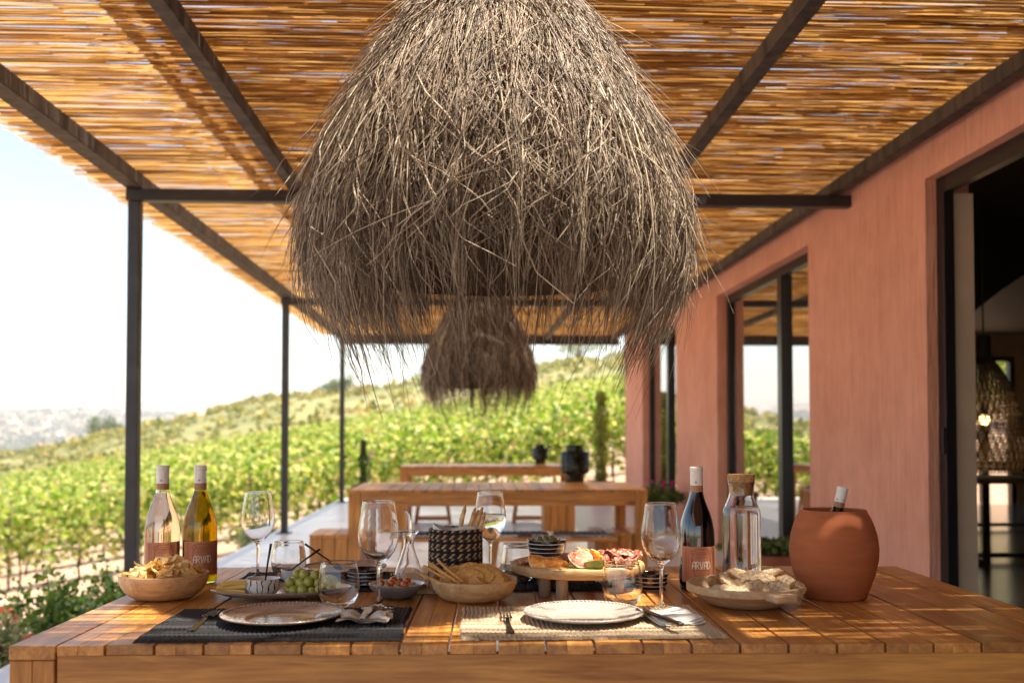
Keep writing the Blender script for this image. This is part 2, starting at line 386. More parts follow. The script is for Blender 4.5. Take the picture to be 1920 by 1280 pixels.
r=np.random.default_rng(12); n=1500; u=r.uniform(-.62,-.28,n); y=r.uniform(900,2500,n); x=u*y; C=np.stack([x,y,H(x,y)+1.5],1)
V,Fc=leaves(np.repeat(C,9,0)+r.normal(size=(n*9,3))*np.array([9,9,2.0]),r.uniform(6,13,n*9),.5)
M['farwood']=leafmat('far_wood_leaves',[(0,(.04,.065,.03)),(1,(.10,.13,.06))],.1)
tag(npmesh('far_woodland',V,Fc,M['farwood']),'dark patches of woodland dotting the hazy hills on the horizon','woodland',None,'stuff')
# small white farmhouses on the far hills
M['whitewash']=plain('whitewashed_wall',(.8,.78,.75),.8,.05,3); M['farroof']=plain('clay_roof',(.45,.2,.12),.8,.2,3)
def farmhouse(u,y,w_,lab):
    x=u*y; t=thing('farmhouse',lab,'farmhouse',(x,y,float(H(x,y))-1),random.uniform(-.4,.4)); mb=MB(); mb.box(-w_,w_,-5,5,0,8); mb.build('wall',M['whitewash'],t)
    mb=MB(); mb.add([(-w_-.6,-5.6,8),(w_+.6,-5.6,8),(w_+.6,5.6,8),(-w_-.6,5.6,8),(-w_,0,11),(w_,0,11)],[(0,1,5,4),(2,3,4,5),(0,4,3),(1,2,5),(0,3,2,1)]); mb.build('roof',M['farroof'],t)
farmhouse(-.42,1500,12,'long white farmhouse low on the hazy far hills'); farmhouse(-.395,1750,8,'small white farmhouse above the long one on the far hills')
# trees
M['treeleaf']=leafmat('tree_leaves',[(0,(.04,.075,.02)),(.6,(.09,.14,.03)),(1,(.17,.2,.05))],.3)
M['paleleaf']=leafmat('pale_tree_leaves',[(0,(.13,.17,.07)),(.6,(.22,.27,.11)),(1,(.32,.34,.15))],.4)
def tree(u,y,h,cw,lab,mat,n=1500,ls=.35,thin=1.0):
    x=u*y; t=thing('tree',lab,'tree',(x,y,float(H(x,y))-.2)); mb=MB(); mb.tube([(0,0,0),(.1,0,h*.25),(-.05,0,h*.6)],[h*.045,h*.035,h*.015],8)
    cc=[]
    for i in range(9):
        a=i*2.4; e=Vector((math.cos(a)*cw*random.uniform(.3,.75),math.sin(a)*cw*random.uniform(.3,.75),h*random.uniform(.45,.92))); cc.append(e)
        mb.tube([(0,0,h*.25),(e.x*.5,e.y*.5,h*.25+(e.z-h*.25)*.6),tuple(e)],[h*.02,h*.014,h*.005],5)
    mb.build('trunk',M['bark'],t,True)
    cc=np.array(cc); k=rng.integers(0,9,n); d=rng.normal(size=(n,3)); d/=np.linalg.norm(d,axis=1)[:,None]
    C=cc[k]+d*(rng.random((n,1))**.45)*cw*np.array([.42,.42,.28])*thin; V,Fc=leaves(C,rng.uniform(ls*.6,ls*1.3,n),.8); npmesh('crown',V,Fc,mat,t)
tree(.107,238,9.5,5.6,'pale airy tree alone on the hill crest to the right',M['paleleaf'],900,.6,1.2)
tree(-.365,290,6.5,5.5,'broad dark tree below the crest, beside the haze covered valley',M['treeleaf'],1800,.5)
tree(-.135,205,3.6,4,'dark green tree near the crest, just right of the middle post',M['treeleaf'])
# bushes below the terrace at the left
M['bush']=leafmat('bush_leaves',[(0,(.04,.10,.02)),(.5,(.10,.19,.035)),(.85,(.22,.30,.06)),(1,(.30,.32,.10))],.35)
M['bush2']=leafmat('grey_bush_leaves',[(0,(.10,.13,.06)),(.6,(.20,.23,.10)),(1,(.33,.33,.16))],.35)
M['coral']=leafmat('coral_flowers',[(0,(.55,.10,.05)),(1,(.75,.28,.18))],.3)
def bush(x,y,w_,h,lab,mat,n=2600,ls=.05,flowers=0,cat='bush'):
    g=float(H(x,y)); t=thing('bush',lab,cat,(x,y,g)); k=22; cc=[]; mb=MB()
    for i in range(k):
        a=random.uniform(0,6.28); q=random.random()**.5; e=(math.cos(a)*w_*q,math.sin(a)*w_*q,h*random.uniform(.35,1)*(1-.35*q)); cc.append(e); mb.tube([(0,0,0),(e[0]*.5,e[1]*.5,e[2]*.6),e],[.012,.008,.003],5)
    mb.build('stem',M['bark'],t); cc=np.array(cc); i=rng.integers(0,k,n); f=rng.random((n,1))**.4
    C=cc[i]*f+rng.normal(size=(n,3))*np.array([w_*.16,w_*.16,h*.07]); C[:,2]=np.maximum(C[:,2],.03); V,Fc=leaves(C,rng.uniform(ls*.7,ls*1.5,n),.9,asp=.65); npmesh('foliage',V,Fc,mat,t)
    if flowers:
        i=rng.integers(0,k,flowers); i=np.repeat(i[::5],5)[:flowers]; C=cc[i]*1.03+np.repeat(rng.normal(size=(flowers,3))[::5],5,0)[:flowers]*w_*.1+rng.normal(size=(flowers,3))*.014; V,Fc=leaves(C,.04,.9); [npmesh('flower',V[q*20:q*20+20],Fc[:5],M['coral'],t) for q in range(flowers//5)]
bush(-2.84,6.9,.30,.98,'leafy green bush standing just left of the table corner',M['bush'],4200)
bush(-3.42,7.7,.45,1.2,'darker green bush at the left edge of the picture',M['bush'],4200)
bush(-2.66,5.6,.30,.72,'low bush with coral flowers at the lower left corner of the picture',M['bush2'],2600,.045,300)
bush(-2.98,6.25,.30,.80,'coral flowered bush between the green bushes at the left',M['bush2'],2600,.045,260)
bush(-2.62,7.6,.28,.72,'small bush against the terrace edge between table and first post',M['bush'],1800)
bush(-3.3,11.2,.5,.7,'grey green bush beside the terrace edge under the glass on the left',M['bush2'],1500,.06)
bush(-2.85,13.6,.4,.55,'yellow green bush at the terrace edge near the second post',M['paleleaf'],1200,.07)
bush(-5.8,9.6,.5,.6,'tuft of dry green weeds on the pink earth slope',M['bush2'],900,.06)
bush(-5.0,12.0,.5,.45,'small tuft of weeds near the vine trellis posts',M['bush2'],700,.06)
# ---------------------------------------------------------------- pergola
perg=thing('pergola','reed roofed pergola on slim black steel posts along the terrace','pergola',(0,0,0))
PX=-2.125
for yb in (1.35,6.34,11.42,16.4):
    mb=MB(); mb.box(PX-.037,PX+.037,yb-.037,yb+.037,.003,2.588,b=.004); mb.build('post',M['steel'],perg); mb=MB(); mb.box(PX-.08,PX+.08,yb-.08,yb+.08,.001,.011,b=.002); mb.build('base_plate',M['steel'],perg)
    mb=MB(); mb.box(PX-.05,2.49 if yb<16 else 2.44,yb-.04,yb+.04,2.592,2.668,b=.003); mb.build('cross_beam',M['steel'],perg)
for xb,ww,hh in ((PX,.055,.085),(-1.13,.035,.075),(1.23,.035,.075),(2.35,.04,.075)):
    mb=MB(); y=-4.0
    mb.box(xb-ww,xb+ww,-4,16.47,2.671,2.671+hh,b=.004); mb.build('long_beam',M['beamwood'],perg)
mb=MB(); mb.box(PX+.06,2.44,16.48,16.54,2.671,2.79,b=.003); mb.build('end_beam',M['beamwood'],perg)
def reedmat(name='split_reed',k=1.0,tr_=.62):
    m,nt,p=newmat(name); o=nt.nodes['Material Output']; g=N(nt,'ShaderNodeNewGeometry'); v=coords(nt,(1.5,60,60)); n=noise(nt,v,2,4,.6)
    c=ramp(nt,g.outputs['Random Per Island'],[(0,(.08,.032,.008)),(.2,(.30,.135,.032)),(.6,(.52,.275,.075)),(.92,(.66,.40,.13)),(1,(.82,.60,.30))])
    c2=ramp(nt,n,[(.3,(.55,.5,.45)),(.6,(1,1,1))]); mk=N(nt,'ShaderNodeMix',data_type='RGBA',blend_type='MULTIPLY'); mk.inputs[0].default_value=.8
    nt.links.new(c,mk.inputs[6]); nt.links.new(c2,mk.inputs[7]); nt.links.new(mk.outputs[2],p.inputs['Base Color']); p.inputs['Roughness'].default_value=.5
    tr=N(nt,'ShaderNodeBsdfTranslucent'); nt.links.new(mk.outputs[2],tr.inputs[0]); mx=N(nt,'ShaderNodeMixShader'); mx.inputs[0].default_value=tr_
    nt.links.new(p.outputs[0],mx.inputs[1]); nt.links.new(tr.outputs[0],mx.inputs[2]); nt.links.new(mx.outputs[0],o.inputs[0]); return m
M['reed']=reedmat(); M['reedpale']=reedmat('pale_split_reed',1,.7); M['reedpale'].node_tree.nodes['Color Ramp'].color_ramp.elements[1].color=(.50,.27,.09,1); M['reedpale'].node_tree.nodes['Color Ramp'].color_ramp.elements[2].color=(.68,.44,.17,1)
def reeds(name,xa,xb,ya,yb,z,pitch,gap,lo=.9,hi=2.4,rad=(.0024,.0048),wild=.0018,jag=(.0,.0),patch=None,mat=None):
    V=[];Fc=[]; y=ya; NS=5; o=0
    while y<yb:
        x=xa-rng.uniform(0,jag[0]) if jag[0] else xa
        x-=rng.uniform(0,.6) if not jag[0] else 0
        while x<xb:
            L=rng.uniform(lo,hi); x2=min(x+L,xb+rng.uniform(0,.02)); g=gap
            if patch is not None: g=patch((max(x,xa)+x2)/2,y,gap)
            if rng.random()>g and x2>xa:
                r=rng.uniform(*rad); yy=y+rng.normal(0,wild); xs=np.linspace(max(x,xa-jag[0]),x2,NS)
                wy=yy+np.cumsum(rng.normal(0,.0026,NS)); wz=z+rng.uniform(-.004,.004)+np.cumsum(rng.normal(0,.0022,NS)); rr=r*np.linspace(1,.8,NS)
                sg=-1 if rng.random()<.6 else 1
                for a,(cy,cz) in enumerate(((-1,0),(-.5,.75),(.5,.75),(1,0))):   # each split reed is a half-round
                    V.append(np.stack([xs,wy+cy*rr,wz+sg*cz*rr],1))
                b=o+np.arange(NS-1)
                for a in range(3):
                    a2=a+1; Fc.append(np.stack([b+a*NS,b+1+a*NS,b+1+a2*NS,b+a2*NS],1))
                o+=4*NS
            x=x2+rng.uniform(-.02,.01)
            if x2>=xb: break
        y+=pitch*rng.uniform(.75,1.25)
    return npmesh(name,np.concatenate(V),np.concatenate(Fc),mat or M['reed'],perg,True)
def overtable(x,y,g):
    # holes shaped in the unseen mat to let sun onto food and pendant
    q=max(math.exp(-(((x-.98)/.46)**2+((y-2.05)/.50)**2)**3), .90*math.exp(-(((x-.42)/.56)**2+((y-2.05)/.48)**2)**3), .9*math.exp(-(((x-1.48)/.14)**2+((y-1.66)/.05)**2)**2))
    return .02 if q<.12 else min(.97,q*1.3)
for i,(ya,yb,pt) in enumerate(((-3.9,1.35,.0066),(1.35,3.5,.0052),(3.5,6.38,.0050),(6.38,11.42,.0058),(11.42,16.6,.0070))):
    near=yb<3.6
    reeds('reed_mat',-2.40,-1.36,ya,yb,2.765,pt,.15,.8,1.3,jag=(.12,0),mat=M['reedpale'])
    reeds('reed_mat',-1.42,2.44,ya,yb,2.770,pt,.025,lo=.3 if near else .5,hi=.7 if near else 1.9,patch=overtable if near else None)
    reeds('reed_mat',-1.30,2.44,ya,yb,2.782,pt*(1.15 if not near else .95),.22 if not near else .05,lo=.3 if near else .25,hi=.7 if near else 1.4,patch=overtable if near else None)
    if near: reeds('reed_mat',-1.35,2.44,ya,yb,2.792,pt*.95,.05,lo=.3,hi=.7,patch=overtable)  # extra layer added out of view to stop stripes of sun
    if not near: reeds('reed_mat',-2.36,-1.2,ya,yb,2.779,pt*2.2,.5,.5,1.2,jag=(.1,0))
# ---------------------------------------------------------------- house
M['stucco'],nt,p=newmat('terracotta_trowelled_render')
v=coords(nt,(1,1,1)); v2=coords(nt,(1,1,.09)); wv=noise(nt,v2,34,3,.6,.8); n1=noise(nt,v,1.3,5,.6); n2=noise(nt,v,60,4,.6)
base_=ramp(nt,n1,[(.3,(.70,.315,.215)),(.7,(.81,.400,.290))]); n4=noise(nt,v,7,5,.65)
ridge_shade=N(nt,'ShaderNodeMath',operation='MULTIPLY_ADD'); ridge_shade.inputs[1].default_value=.6; nt.links.new(n4,ridge_shade.inputs[0]); nt.links.new(wv,ridge_shade.inputs[2])  # trowel ridge shading put into the colour, plus random mottling
mk=N(nt,'ShaderNodeMix',data_type='RGBA',blend_type='MULTIPLY'); mk.inputs[0].default_value=1; nt.links.new(base_,mk.inputs[6]); nt.links.new(ramp(nt,ridge_shade.outputs[0],[(.55,(.86,.83,.83)),(.78,(.96,.96,.96)),(1.0,(1.04,1.06,1.08))]),mk.inputs[7]); nt.links.new(mk.outputs[2],p.inputs['Base Color']); p.inputs['Roughness'].default_value=.85
ad=N(nt,'ShaderNodeMath',operation='MULTIPLY_ADD'); ad.inputs[1].default_value=.3; nt.links.new(n2,ad.inputs[0]); nt.links.new(wv,ad.inputs[2]); bump(nt,p,ad.outputs[0],.9,.016)
M['plaster']=plain('pale_interior_plaster',(.62,.48,.35),.85,.06,5,.1)
M['warmplaster']=plain('warm_interior_plaster',(.52,.36,.20),.85,.06,5,.1)
M['darkceil']=plain('dark_timber_ceiling',(.03,.022,.02),.7,.3,6,.2)
M['darkfloor']=plain('dark_polished_interior_floor',(.13,.125,.13),.18,.25,2,.03)
M['frame']=plain('black_aluminium_frame',(.012,.010,.012),.35,.2,8)
M['winglass']=thinglass('sun_coated_window_glass',(.30,.30,.30),4.4,(1,1,1))
_n=M['winglass'].node_tree; _mx=[q for q in _n.nodes if q.type=='MIX_SHADER'][0]; _fr=[q for q in _n.nodes if q.type=='FRESNEL'][0]
_a=N(_n,'ShaderNodeMath',operation='MULTIPLY_ADD'); _a.inputs[1].default_value=.45; _a.inputs[2].default_value=.50; _n.links.new(_fr.outputs[0],_a.inputs[0]); _n.links.new(_a.outputs[0],_mx.inputs[0])
house=thing('house','long terracotta rendered house with tall black framed glass doors','house',(0,0,0))
WX0,WX1=2.45,2.69; ZT=2.505
mb=MB()
for a,b in ((14.23,15.85),(9.86,11.86),(5.262,7.14),(-6,-1.2)): mb.box(WX0,WX1,a,b,-.3,ZT)
mb.box(WX0,WX1,-6,15.85,ZT,2.80); mb.build('wall',M['stucco'],house)
mb=MB(); mb.box(WX1+.001,9.5,15.6,15.85,2.36,2.80); mb.box(WX1+.001,4.9,15.6,15.85,-.3,2.36); mb.box(8.7,9.5,15.6,15.85,-.3,2.36); mb.box(9.5,9.7,-6,15.85,-.3,2.80); mb.box(WX1+.001,9.5,-6,-5.8,-.3,2.80); mb.build('interior_wall',M['warmplaster'],house)
mb=MB(); mb.box(WX1+.002,9.5,-5.8,15.6,-.3,.002); mb.build('interior_floor',M['darkfloor'],house)
mb=MB(); mb.box(WX0-.02,9.75,-6.1,15.95,2.802,2.95); mb.build('roof',M['darkceil'],house)
mb=MB(); mb.box(WX1+.003,9.49,-5.79,15.59,2.72,2.795); mb.build('ceiling',M['darkceil'],house)
def window(ya,yb,mull):
    x=WX0+.10; t=MB(); f=.06
    t.box(x,x+.09,ya,ya+f*1.2,.003,ZT-.001); t.box(x,x+.09,yb-f*1.2,yb,.003,ZT-.001); t.box(x+.002,x+.088,ya+f,yb-f,ZT-.075,ZT-.002); t.box(x+.002,x+.088,ya+f,yb-f,.004,.07)
    for q in mull: t.box(x-.012,x+.098,q-.055,q+.055,.07,ZT-.075)
    fr=t.build('window',M['frame'],house)
    ed=[ya+f]+list(mull)+[yb-f]
    for a,b in zip(ed,ed[1:]):
        g=MB(); g.box(x+.035,x+.045,a+.05,b-.05,.07,ZT-.075); g.build('pane',M['winglass'],fr)
window(11.86,14.23,(12.85,)); window(7.14,9.86,(8.12,))
# thin joint of the sliding leaf in the nearer window
# door opening, leaves slid back
x=WX0+.06; t=MB(); t.box(x,x+.055,5.175,5.261,.003,ZT-.001); t.box(x,x+.14,-1.19,-1.1,.003,ZT-.001); t.box(x+.002,x+.053,-1.1,5.175,ZT-.09,ZT-.002)
dr=t.build('door_frame',M['frame'],house); t=MB(); t.box(x+.058,WX1-.004,5.205,5.261,.004,ZT-.09); t.build('jamb_lining',M['plaster'],dr)
t=MB(); t.box(x-.012,x-.001,5.185,5.21,1.02,1.16); t.build('handle',M['blackplastic'],dr)
# window in the far gable
t=MB()
for a,b in ((4.9,4.98),(6.3,6.36),(8.15,8.27),(8.62,8.7)): t.box(a,b,15.62,15.74,0,2.36)
t.box(4.98,8.62,15.625,15.735,2.28,2.358); t.box(4.98,8.62,15.625,15.735,.62,.67); t.build('window',M['frame'],house)
# ---------------------------------------------------------------- inside the house
M['darkwood']=plain('dark_table_wood',(.10,.05,.025),.5,.3,8)
hood=MB(); hood.add([(x_,y_,z_) for y_ in (7.2,7.9) for (x_,z_) in ((2.96,1.86),(3.50,1.87),(3.92,2.19),(4.60,2.64),(4.6,2.71),(2.96,2.71))],[(0,1,2,3,4,5),(11,10,9,8,7,6)]+[(i,i+6,(i+1)%6+6,(i+1)%6) for i in range(6)])
tag(hood.build('extractor_hood',M['frame'],None,fix=True),'large black sloping hood hanging inside the doorway','hood')
def inner_table(x,y,l,lab):
    t=thing('dining_table',lab,'table',(x,y,0)); mb=MB(); mb.box(0,l,-.4,.4,.70,.745,b=.004); mb.build('tabletop',M['darkwood'],t)
    for xx in (.12,l-.2):
        mb=MB()
        for yy in (-.36,.32): mb.box(xx,xx+.045,yy,yy+.045,.003,.698)
        mb.box(xx+.001,xx+.044,-.315,.32,.004,.05); mb.build('leg',M['frame'],t)
    mb=MB(); mb.box(.165,l-.2,-.02,.025,.03,.07); mb.build('stretcher',M['frame'],t)
inner_table(4.25,8.7,1.9,'dark topped table on black steel legs just inside the doorway'); inner_table(5.3,11.6,1.9,'second steel legged table further inside, in front of the far window')
M['rattan']=plain('dark_rattan',(.045,.026,.015),.7,.3,40)
M['bulb'],nt,p=newmat('glowing_bulb'); p.inputs['Emission Color'].default_value=(1,.68,.28,1); p.inputs['Emission Strength'].default_value=2.2; p.inputs['Base Color'].default_value=(.9,.8,.6,1)
def rattan_lamp(x,y,zt,lab,rz=0):
    t=thing('rattan_pendant',lab,'pendant lamp',(x,y,zt),rz); mb=MB(); mb.tube([(0,0,.02),(0,0,2.719-zt)],.006,6); mb.build('cord',M['frame'],t)
    mb=MB(); mb.lathe([(.001,.16),(.05,.16),(.055,0),(.001,0)],16); mb.build('cap',M['frame'],t)
    prof=[(.05,0),(.13,-.10),(.19,-.25),(.24,-.42),(.27,-.58),(.26,-.72),(.24,-.80)]; mb=MB()
    def rad(z): return float(np.interp(z,[p[1] for p in prof][::-1],[p[0] for p in prof][::-1]))
    for d in (1,-1):
        for k in range(34):
            a0=k*2*math.pi/34; mb.tube([(rad(-.8*i/12)*math.cos(a0+d*i*.09),rad(-.8*i/12)*math.sin(a0+d*i*.09),-.8*i/12) for i in range(13)],.0045,3,caps=False)
    for i in range(1,40):
        z=-.8*i/39; mb.tube([(rad(z)*math.cos(q*.35),rad(z)*math.sin(q*.35),z) for q in range(19)],.005,3,caps=False)
    mb.build('lamp_shade',M['rattan'],t); mb=MB(); mb.tube([(0,0,0),(0,0,-.34)],.004,5); mb.tube([(0,0,-.32),(0,0,-.40)],.02,10); mb.build('socket',M['frame'],t)
    mb=MB(); mb.sphere((0,0,-.435),.036,14,10,sq=(1,1,1.1)); mb.build('bulb',M['bulb'],t,True)
    l=bpy.data.lights.new('bulb_light','POINT'); l.energy=3; l.color=(1,.62,.28); l.shadow_soft_size=.04; lo=bpy.data.objects.new('bulb_light',l); col.objects.link(lo); lo.parent=t; lo.location=(0,0,-.49)
rattan_lamp(3.62,6.9,1.66,'open rattan pendant with a glowing bulb seen through the doorway')
rattan_lamp(3.62,12.2,1.72,'rattan pendant whose bulb glows behind the window of the second bay')
# ---------------------------------------------------------------- straw pendants
M['straw']=None
m,nt,p=newmat('dried_grass_straw'); g=N(nt,'ShaderNodeNewGeometry'); v=coords(nt); n=noise(nt,v,14,3)
c=ramp(nt,g.outputs['Random Per Island'],[(0,(.085,.052,.035)),(.3,(.21,.148,.102)),(.7,(.39,.295,.215)),(.93,(.56,.46,.35)),(1,(.64,.56,.40))]); hs=N(nt,'ShaderNodeHueSaturation')
mr=N(nt,'ShaderNodeMapRange'); mr.inputs['To Min'].default_value=.6; mr.inputs['To Max'].default_value=1.3; nt.links.new(n,mr.inputs[0]); nt.links.new(mr.outputs[0],hs.inputs['Value']); nt.links.new(c,hs.inputs['Color']); nt.links.new(hs.outputs[0],p.inputs['Base Color']); p.inputs['Roughness'].default_value=.55
M['straw']=m; M['blockcore']=plain('light_block_core',(.07,.05,.035),.9,.3,50)
PZ=np.array([2.34,2.27,2.20,2.10,2.00,1.88,1.76,1.62,1.50,1.38,1.26,1.12,.9]); PR=np.array([.03,.08,.130,.212,.290,.365,.430,.472,.474,.440,.385,.325,.26])
seg=np.r_[0,np.cumsum(np.hypot(np.diff(PZ),np.diff(PR)))]
def straw_mesh(n,seed,wmul=1.0,lob=0.0,flat=1.0):
    r=np.random.default_rng(seed); NS=11
    s0=r.beta(1.25,1.5,n)*(.66)+.0; L=r.uniform(.22,.52,n)
    sendmax=seg[9]+r.normal(-.105,.062,n)+.20*(r.random(n)<.22)*r.random(n)
    ph=r.uniform(0,2*math.pi,n)
    sendmax+=.07*np.abs(np.cos(ph))-.065+(.03*np.sin(ph*3+1)+.03*np.sin(ph*5+.5))*(1+2*lob)+lob*.6*r.normal(0,.08,n)
    e=np.minimum(s0+L,np.maximum(sendmax,s0+.12))
    late=r.random(n)<.34; s0=np.where(late,seg[5]+r.uniform(-.07,.22,n),s0); e=np.where(late,np.maximum(s0+.12,sendmax+r.normal(0,.03,n)),e)
    wild=r.random(n)<.20; long=r.random(n)<.016; e=np.where(long,e+r.uniform(.03,.10,n),e)
    t=np.linspace(0,1,NS)[None,:]; S=s0[:,None]+(e-s0)[:,None]*t
    Rr=np.interp(S,seg,PR); Zz=np.interp(S,seg,PZ)
    lay=r.uniform(-.05,.012,n)[:,None]; off=lay+ (r.normal(0,.018,n)[:,None]-.004)*t**1.5
    off=off+np.where(wild,r.normal(.02,.035,n),0)[:,None]*t**2
    f1=r.uniform(1.5,4,n)[:,None]; a1=r.normal(0,.012,n)[:,None]; p1=r.uniform(0,6.28,n)[:,None]
    off=off+a1*np.sin(f1*t*3+p1)*t
    drift=r.normal(0,.20,n)*np.where(wild,2.4,1); PH=ph[:,None]+drift[:,None]*t*(L[:,None]/.45)+ .028*np.sin(f1*t*2.4+p1*1.7)*t*np.where(wild,2.2,1)[:,None]
    # clumps: strands lean towards a few bundles
    PH=PH+.035*np.sin(PH*23)*t
    RR=np.maximum(Rr+off,.01); Zz=Zz+np.where(wild,r.normal(0,.012,n),0)[:,None]*np.sin(t*5)
    P=np.stack([RR*np.cos(PH),RR*np.sin(PH),Zz],-1)
    T=np.gradient(P,axis=1); T/=np.linalg.norm(T,axis=2)[...,None]+1e-9
    out=np.stack([np.cos(PH),np.sin(PH),0*PH],-1); A=np.cross(T,out); A/=np.linalg.norm(A,axis=2)[...,None]+1e-9; B=np.cross(T,A)
    tw=r.uniform(0,3.14,n)[:,None,None]; A2=A*np.cos(tw)+B*np.sin(tw); B2=-A*np.sin(tw)+B*np.cos(tw)
    w_=(np.where(r.random(n)<.07,r.uniform(.0017,.0027,n),r.uniform(.0007,.0017,n))[:,None]*(1-.75*t**2))[...,None]*wmul
    ring=[P+A2*w_*1.5, P-A2*w_*.75+B2*w_*.9, P-A2*w_*.75-B2*w_*.9]
    V=np.stack(ring,2) # n,NS,3,3
    V=V.reshape(-1,3); base=(np.arange(n)*NS*3)[:,None,None]; i=np.arange(NS-1)[None,:,None]*3; k=np.arange(3)[None,None,:]; k2=(k+1)%3
    a=base+i+k; b=base+i+k2; Fc=np.stack([a,b,b+3,a+3],-1).reshape(-1,4)
    return V,Fc
def straw_pendant(x,y,lab,n,seed,wm,sx=1.0,rz=0,dz=0):
    t=thing('straw_pendant',lab,'pendant lamp',(x,y,dz),rz,'straw pendants hanging over the tables'); V,Fc=straw_mesh(n,seed,wm,0 if seed==5 else .55); V[:,:2]*=sx*.915; npmesh('straw_shade',V,Fc,M['straw'],t)
    mb=MB(); mb.lathe([(r_*sx,z_) for r_,z_ in ((.02,2.33),(.10,2.22),(.18,2.12),(.25,2.0),(.31,1.86),(.36,1.74),(.385,1.60),(.385,1.50),(.375,1.50),(.35,1.62),(.32,1.74),(.27,1.86),(.21,2.0),(.14,2.12),(.06,2.22),(.001,2.3))],32); mb.build('light_block_cone',M['blockcore'],t,True)  # dark cone added under the strands to block light
    mb=MB(); mb.tube([(0,0,2.30),(0,0,2.67-dz)],.008,8); mb.build('cord',M['blackplastic'],t)
straw_pendant(.055,2.30,'huge shaggy dried grass pendant hanging over the near table',23000,5,.95)
straw_pendant(.05,7.12,'smaller looking straw pendant hanging over the second table',7500,8,1.6,.92,1.3,-.035)
# ---------------------------------------------------------------- tables
TZ=.752
def table(y0,lab,n=23):
    t=thing('dining_table',lab,'table',(-.825,y0,0),0,'slatted teak dining tables on the terrace'); W=2.01; D=1.04
    mb=MB(); x=.0; r=random.Random(int(y0*10))
    mb.box(.0,.082,.0,D,TZ-.0262,TZ-.0008,b=.0015)
    x=.086
    while x<W-.1:
        w_=.083; j=r.uniform(-.0012,.0008); e=r.uniform(-.0015,.0015); sub=r.choice((1,2,2))
        xs=[x,x+w_] if sub==1 else [x,x+w_*r.uniform(.4,.6),x+w_]
        for a,b in zip(xs,xs[1:]): mb.box(a+.0001,b-.0001,-.002+e,D+.002,TZ-.0175+j,TZ+j,b=.0009)
        x+=w_+.0045
    mb.box(W-.082,W,.0,D,TZ-.0262,TZ-.0008,b=.0015)
    mb.build('tabletop',M['teakY'],t)
    zt=TZ-.0275
    for yy in (.0055,D-.030): mb=MB(); mb.box(.083,W-.083,yy,yy+.024,zt-.082,TZ-.0185 ,b=.0015); mb.build('apron',M['teakX'],t)
    for xx in (.012,W-.036): mb=MB(); mb.box(xx,xx+.024,.084,D-.084,zt-.080,zt,b=.0015); mb.build('apron',M['teakY'],t)
    for xx in (0.001,W-.081):
        for yy in (.001,D-.081): mb=MB(); mb.box(xx,xx+.0405,yy,yy+.08,.002,zt,b=.0015); mb.box(xx+.0407,xx+.08,yy,yy+.08,.002,zt,b=.0015); mb.build('leg',M['teakZ'],t)
    return t
t_=table(1.822,'slatted teak table in the foreground, laid with food, plates and wine'); t_.rotation_euler=(0,0,R(-1.5))
table(6.69,'second slatted teak table, behind the laid one, with a smoked glass lantern'); table(11.42,'farthest slatted teak table, close to the end of the terrace')
M['darkgap']=plain('dark_gap',(.02,.012,.01),.8)
def box_stool(): 
    t=thing('box_stool','x','stool'); mb=MB(); x=0; 
    for i in range(4): mb.box(x,x+.082,0,.45,.425,.45,b=.0015); x+=.086
    mb.build('seat',M['teakY'],t)
    for yy in (0.001,.425):
        mb=MB(); x=0
        for i in range(4): mb.box(x+.0005,x+.0815,yy,yy+.024,.003,.4235,b=.0015); x+=.086
        mb.build('side_panel',M['teakZ'],t)
    for xx in (.002,.318): mb=MB(); mb.box(xx,xx+.020,.027,.423,.003,.4225,b=.001); mb.build('end_panel',M['teakZ'],t)
    return t
bs=box_stool(); G='slatted box stools at the table ends'
bs.location=(-1.09,6.76,0); bs['label']='slatted teak box stool sticking out at the left end of the second table'; bs['group']=G
copy_tree(bs,(.84,6.80,0),label='slatted teak box stool tucked under the right end of the second table')
copy_tree(bs,(-1.09,11.5,0),label='slatted teak box stool at the left end of the farthest table')
copy_tree(bs,(.83,11.5,0),label='slatted teak box stool under the right end of the farthest table')
M['pad']=plain('grey_woven_seat_pad',(.33,.33,.37),.95,.5,60,.6,.004,sc=(1,.15,1),c2=(.10,.10,.12))
def splay_stool():
    t=thing('splayed_stool','x','stool'); mb=MB(); mb.box(0,.42,0,.34,.410,.438,b=.004); mb.build('seat',M['teakX'],t)
    for yy in (.012,.295):
        for s in (-1,1):
            mb=MB(); xc=.21; xt=xc+s*.155; xb=xc+s*.215
            q=[(xt-.018,yy,.4085),(xt+.018,yy,.4085),(xb+.018,yy,.003),(xb-.018,yy,.003)]; mb.add(q+[(a,b+.034,c) for a,b,c in q],[(0,1,2,3),(7,6,5,4),(0,4,5,1),(1,5,6,2),(2,6,7,3),(3,7,4,0)]); mb.build('leg',M['teakZ'],t,fix=True)
        mb=MB(); mb.box(.21-.192,.21+.192,yy+.004,yy+.030,.045,.078); mb.build('stretcher',M['teakX'],t)
    mb=MB(); mb.grid(lambda u,v:(.01+.40*u,.005+.33*v,.4395+.012*min(1,8*min(u,1-u,v,1-v)+.15)+.0025*math.sin(u*60)),40,8); mb.build('seat_pad',M['pad'],t,True)
    return t
ss=splay_stool(); G='splay legged stools along the far tables'; ss['group']=G
ss.location=(-.50,6.64,0); ss['label']='splay legged teak stool with a grey pad, left of the woven bread basket'
copy_tree(ss,(.11,6.64,0),label='splay legged teak stool with a grey pad, behind the striped olive bowl')
copy_tree(ss,(.555,6.62,0),label='splay legged teak stool with a grey pad, right one at the second table')
copy_tree(ss,(-.70,12.45,0),label='splay legged teak stool behind the farthest table, on its left'); copy_tree(ss,(.53,12.45,0),label='splay legged teak stool behind the farthest table, on its right')
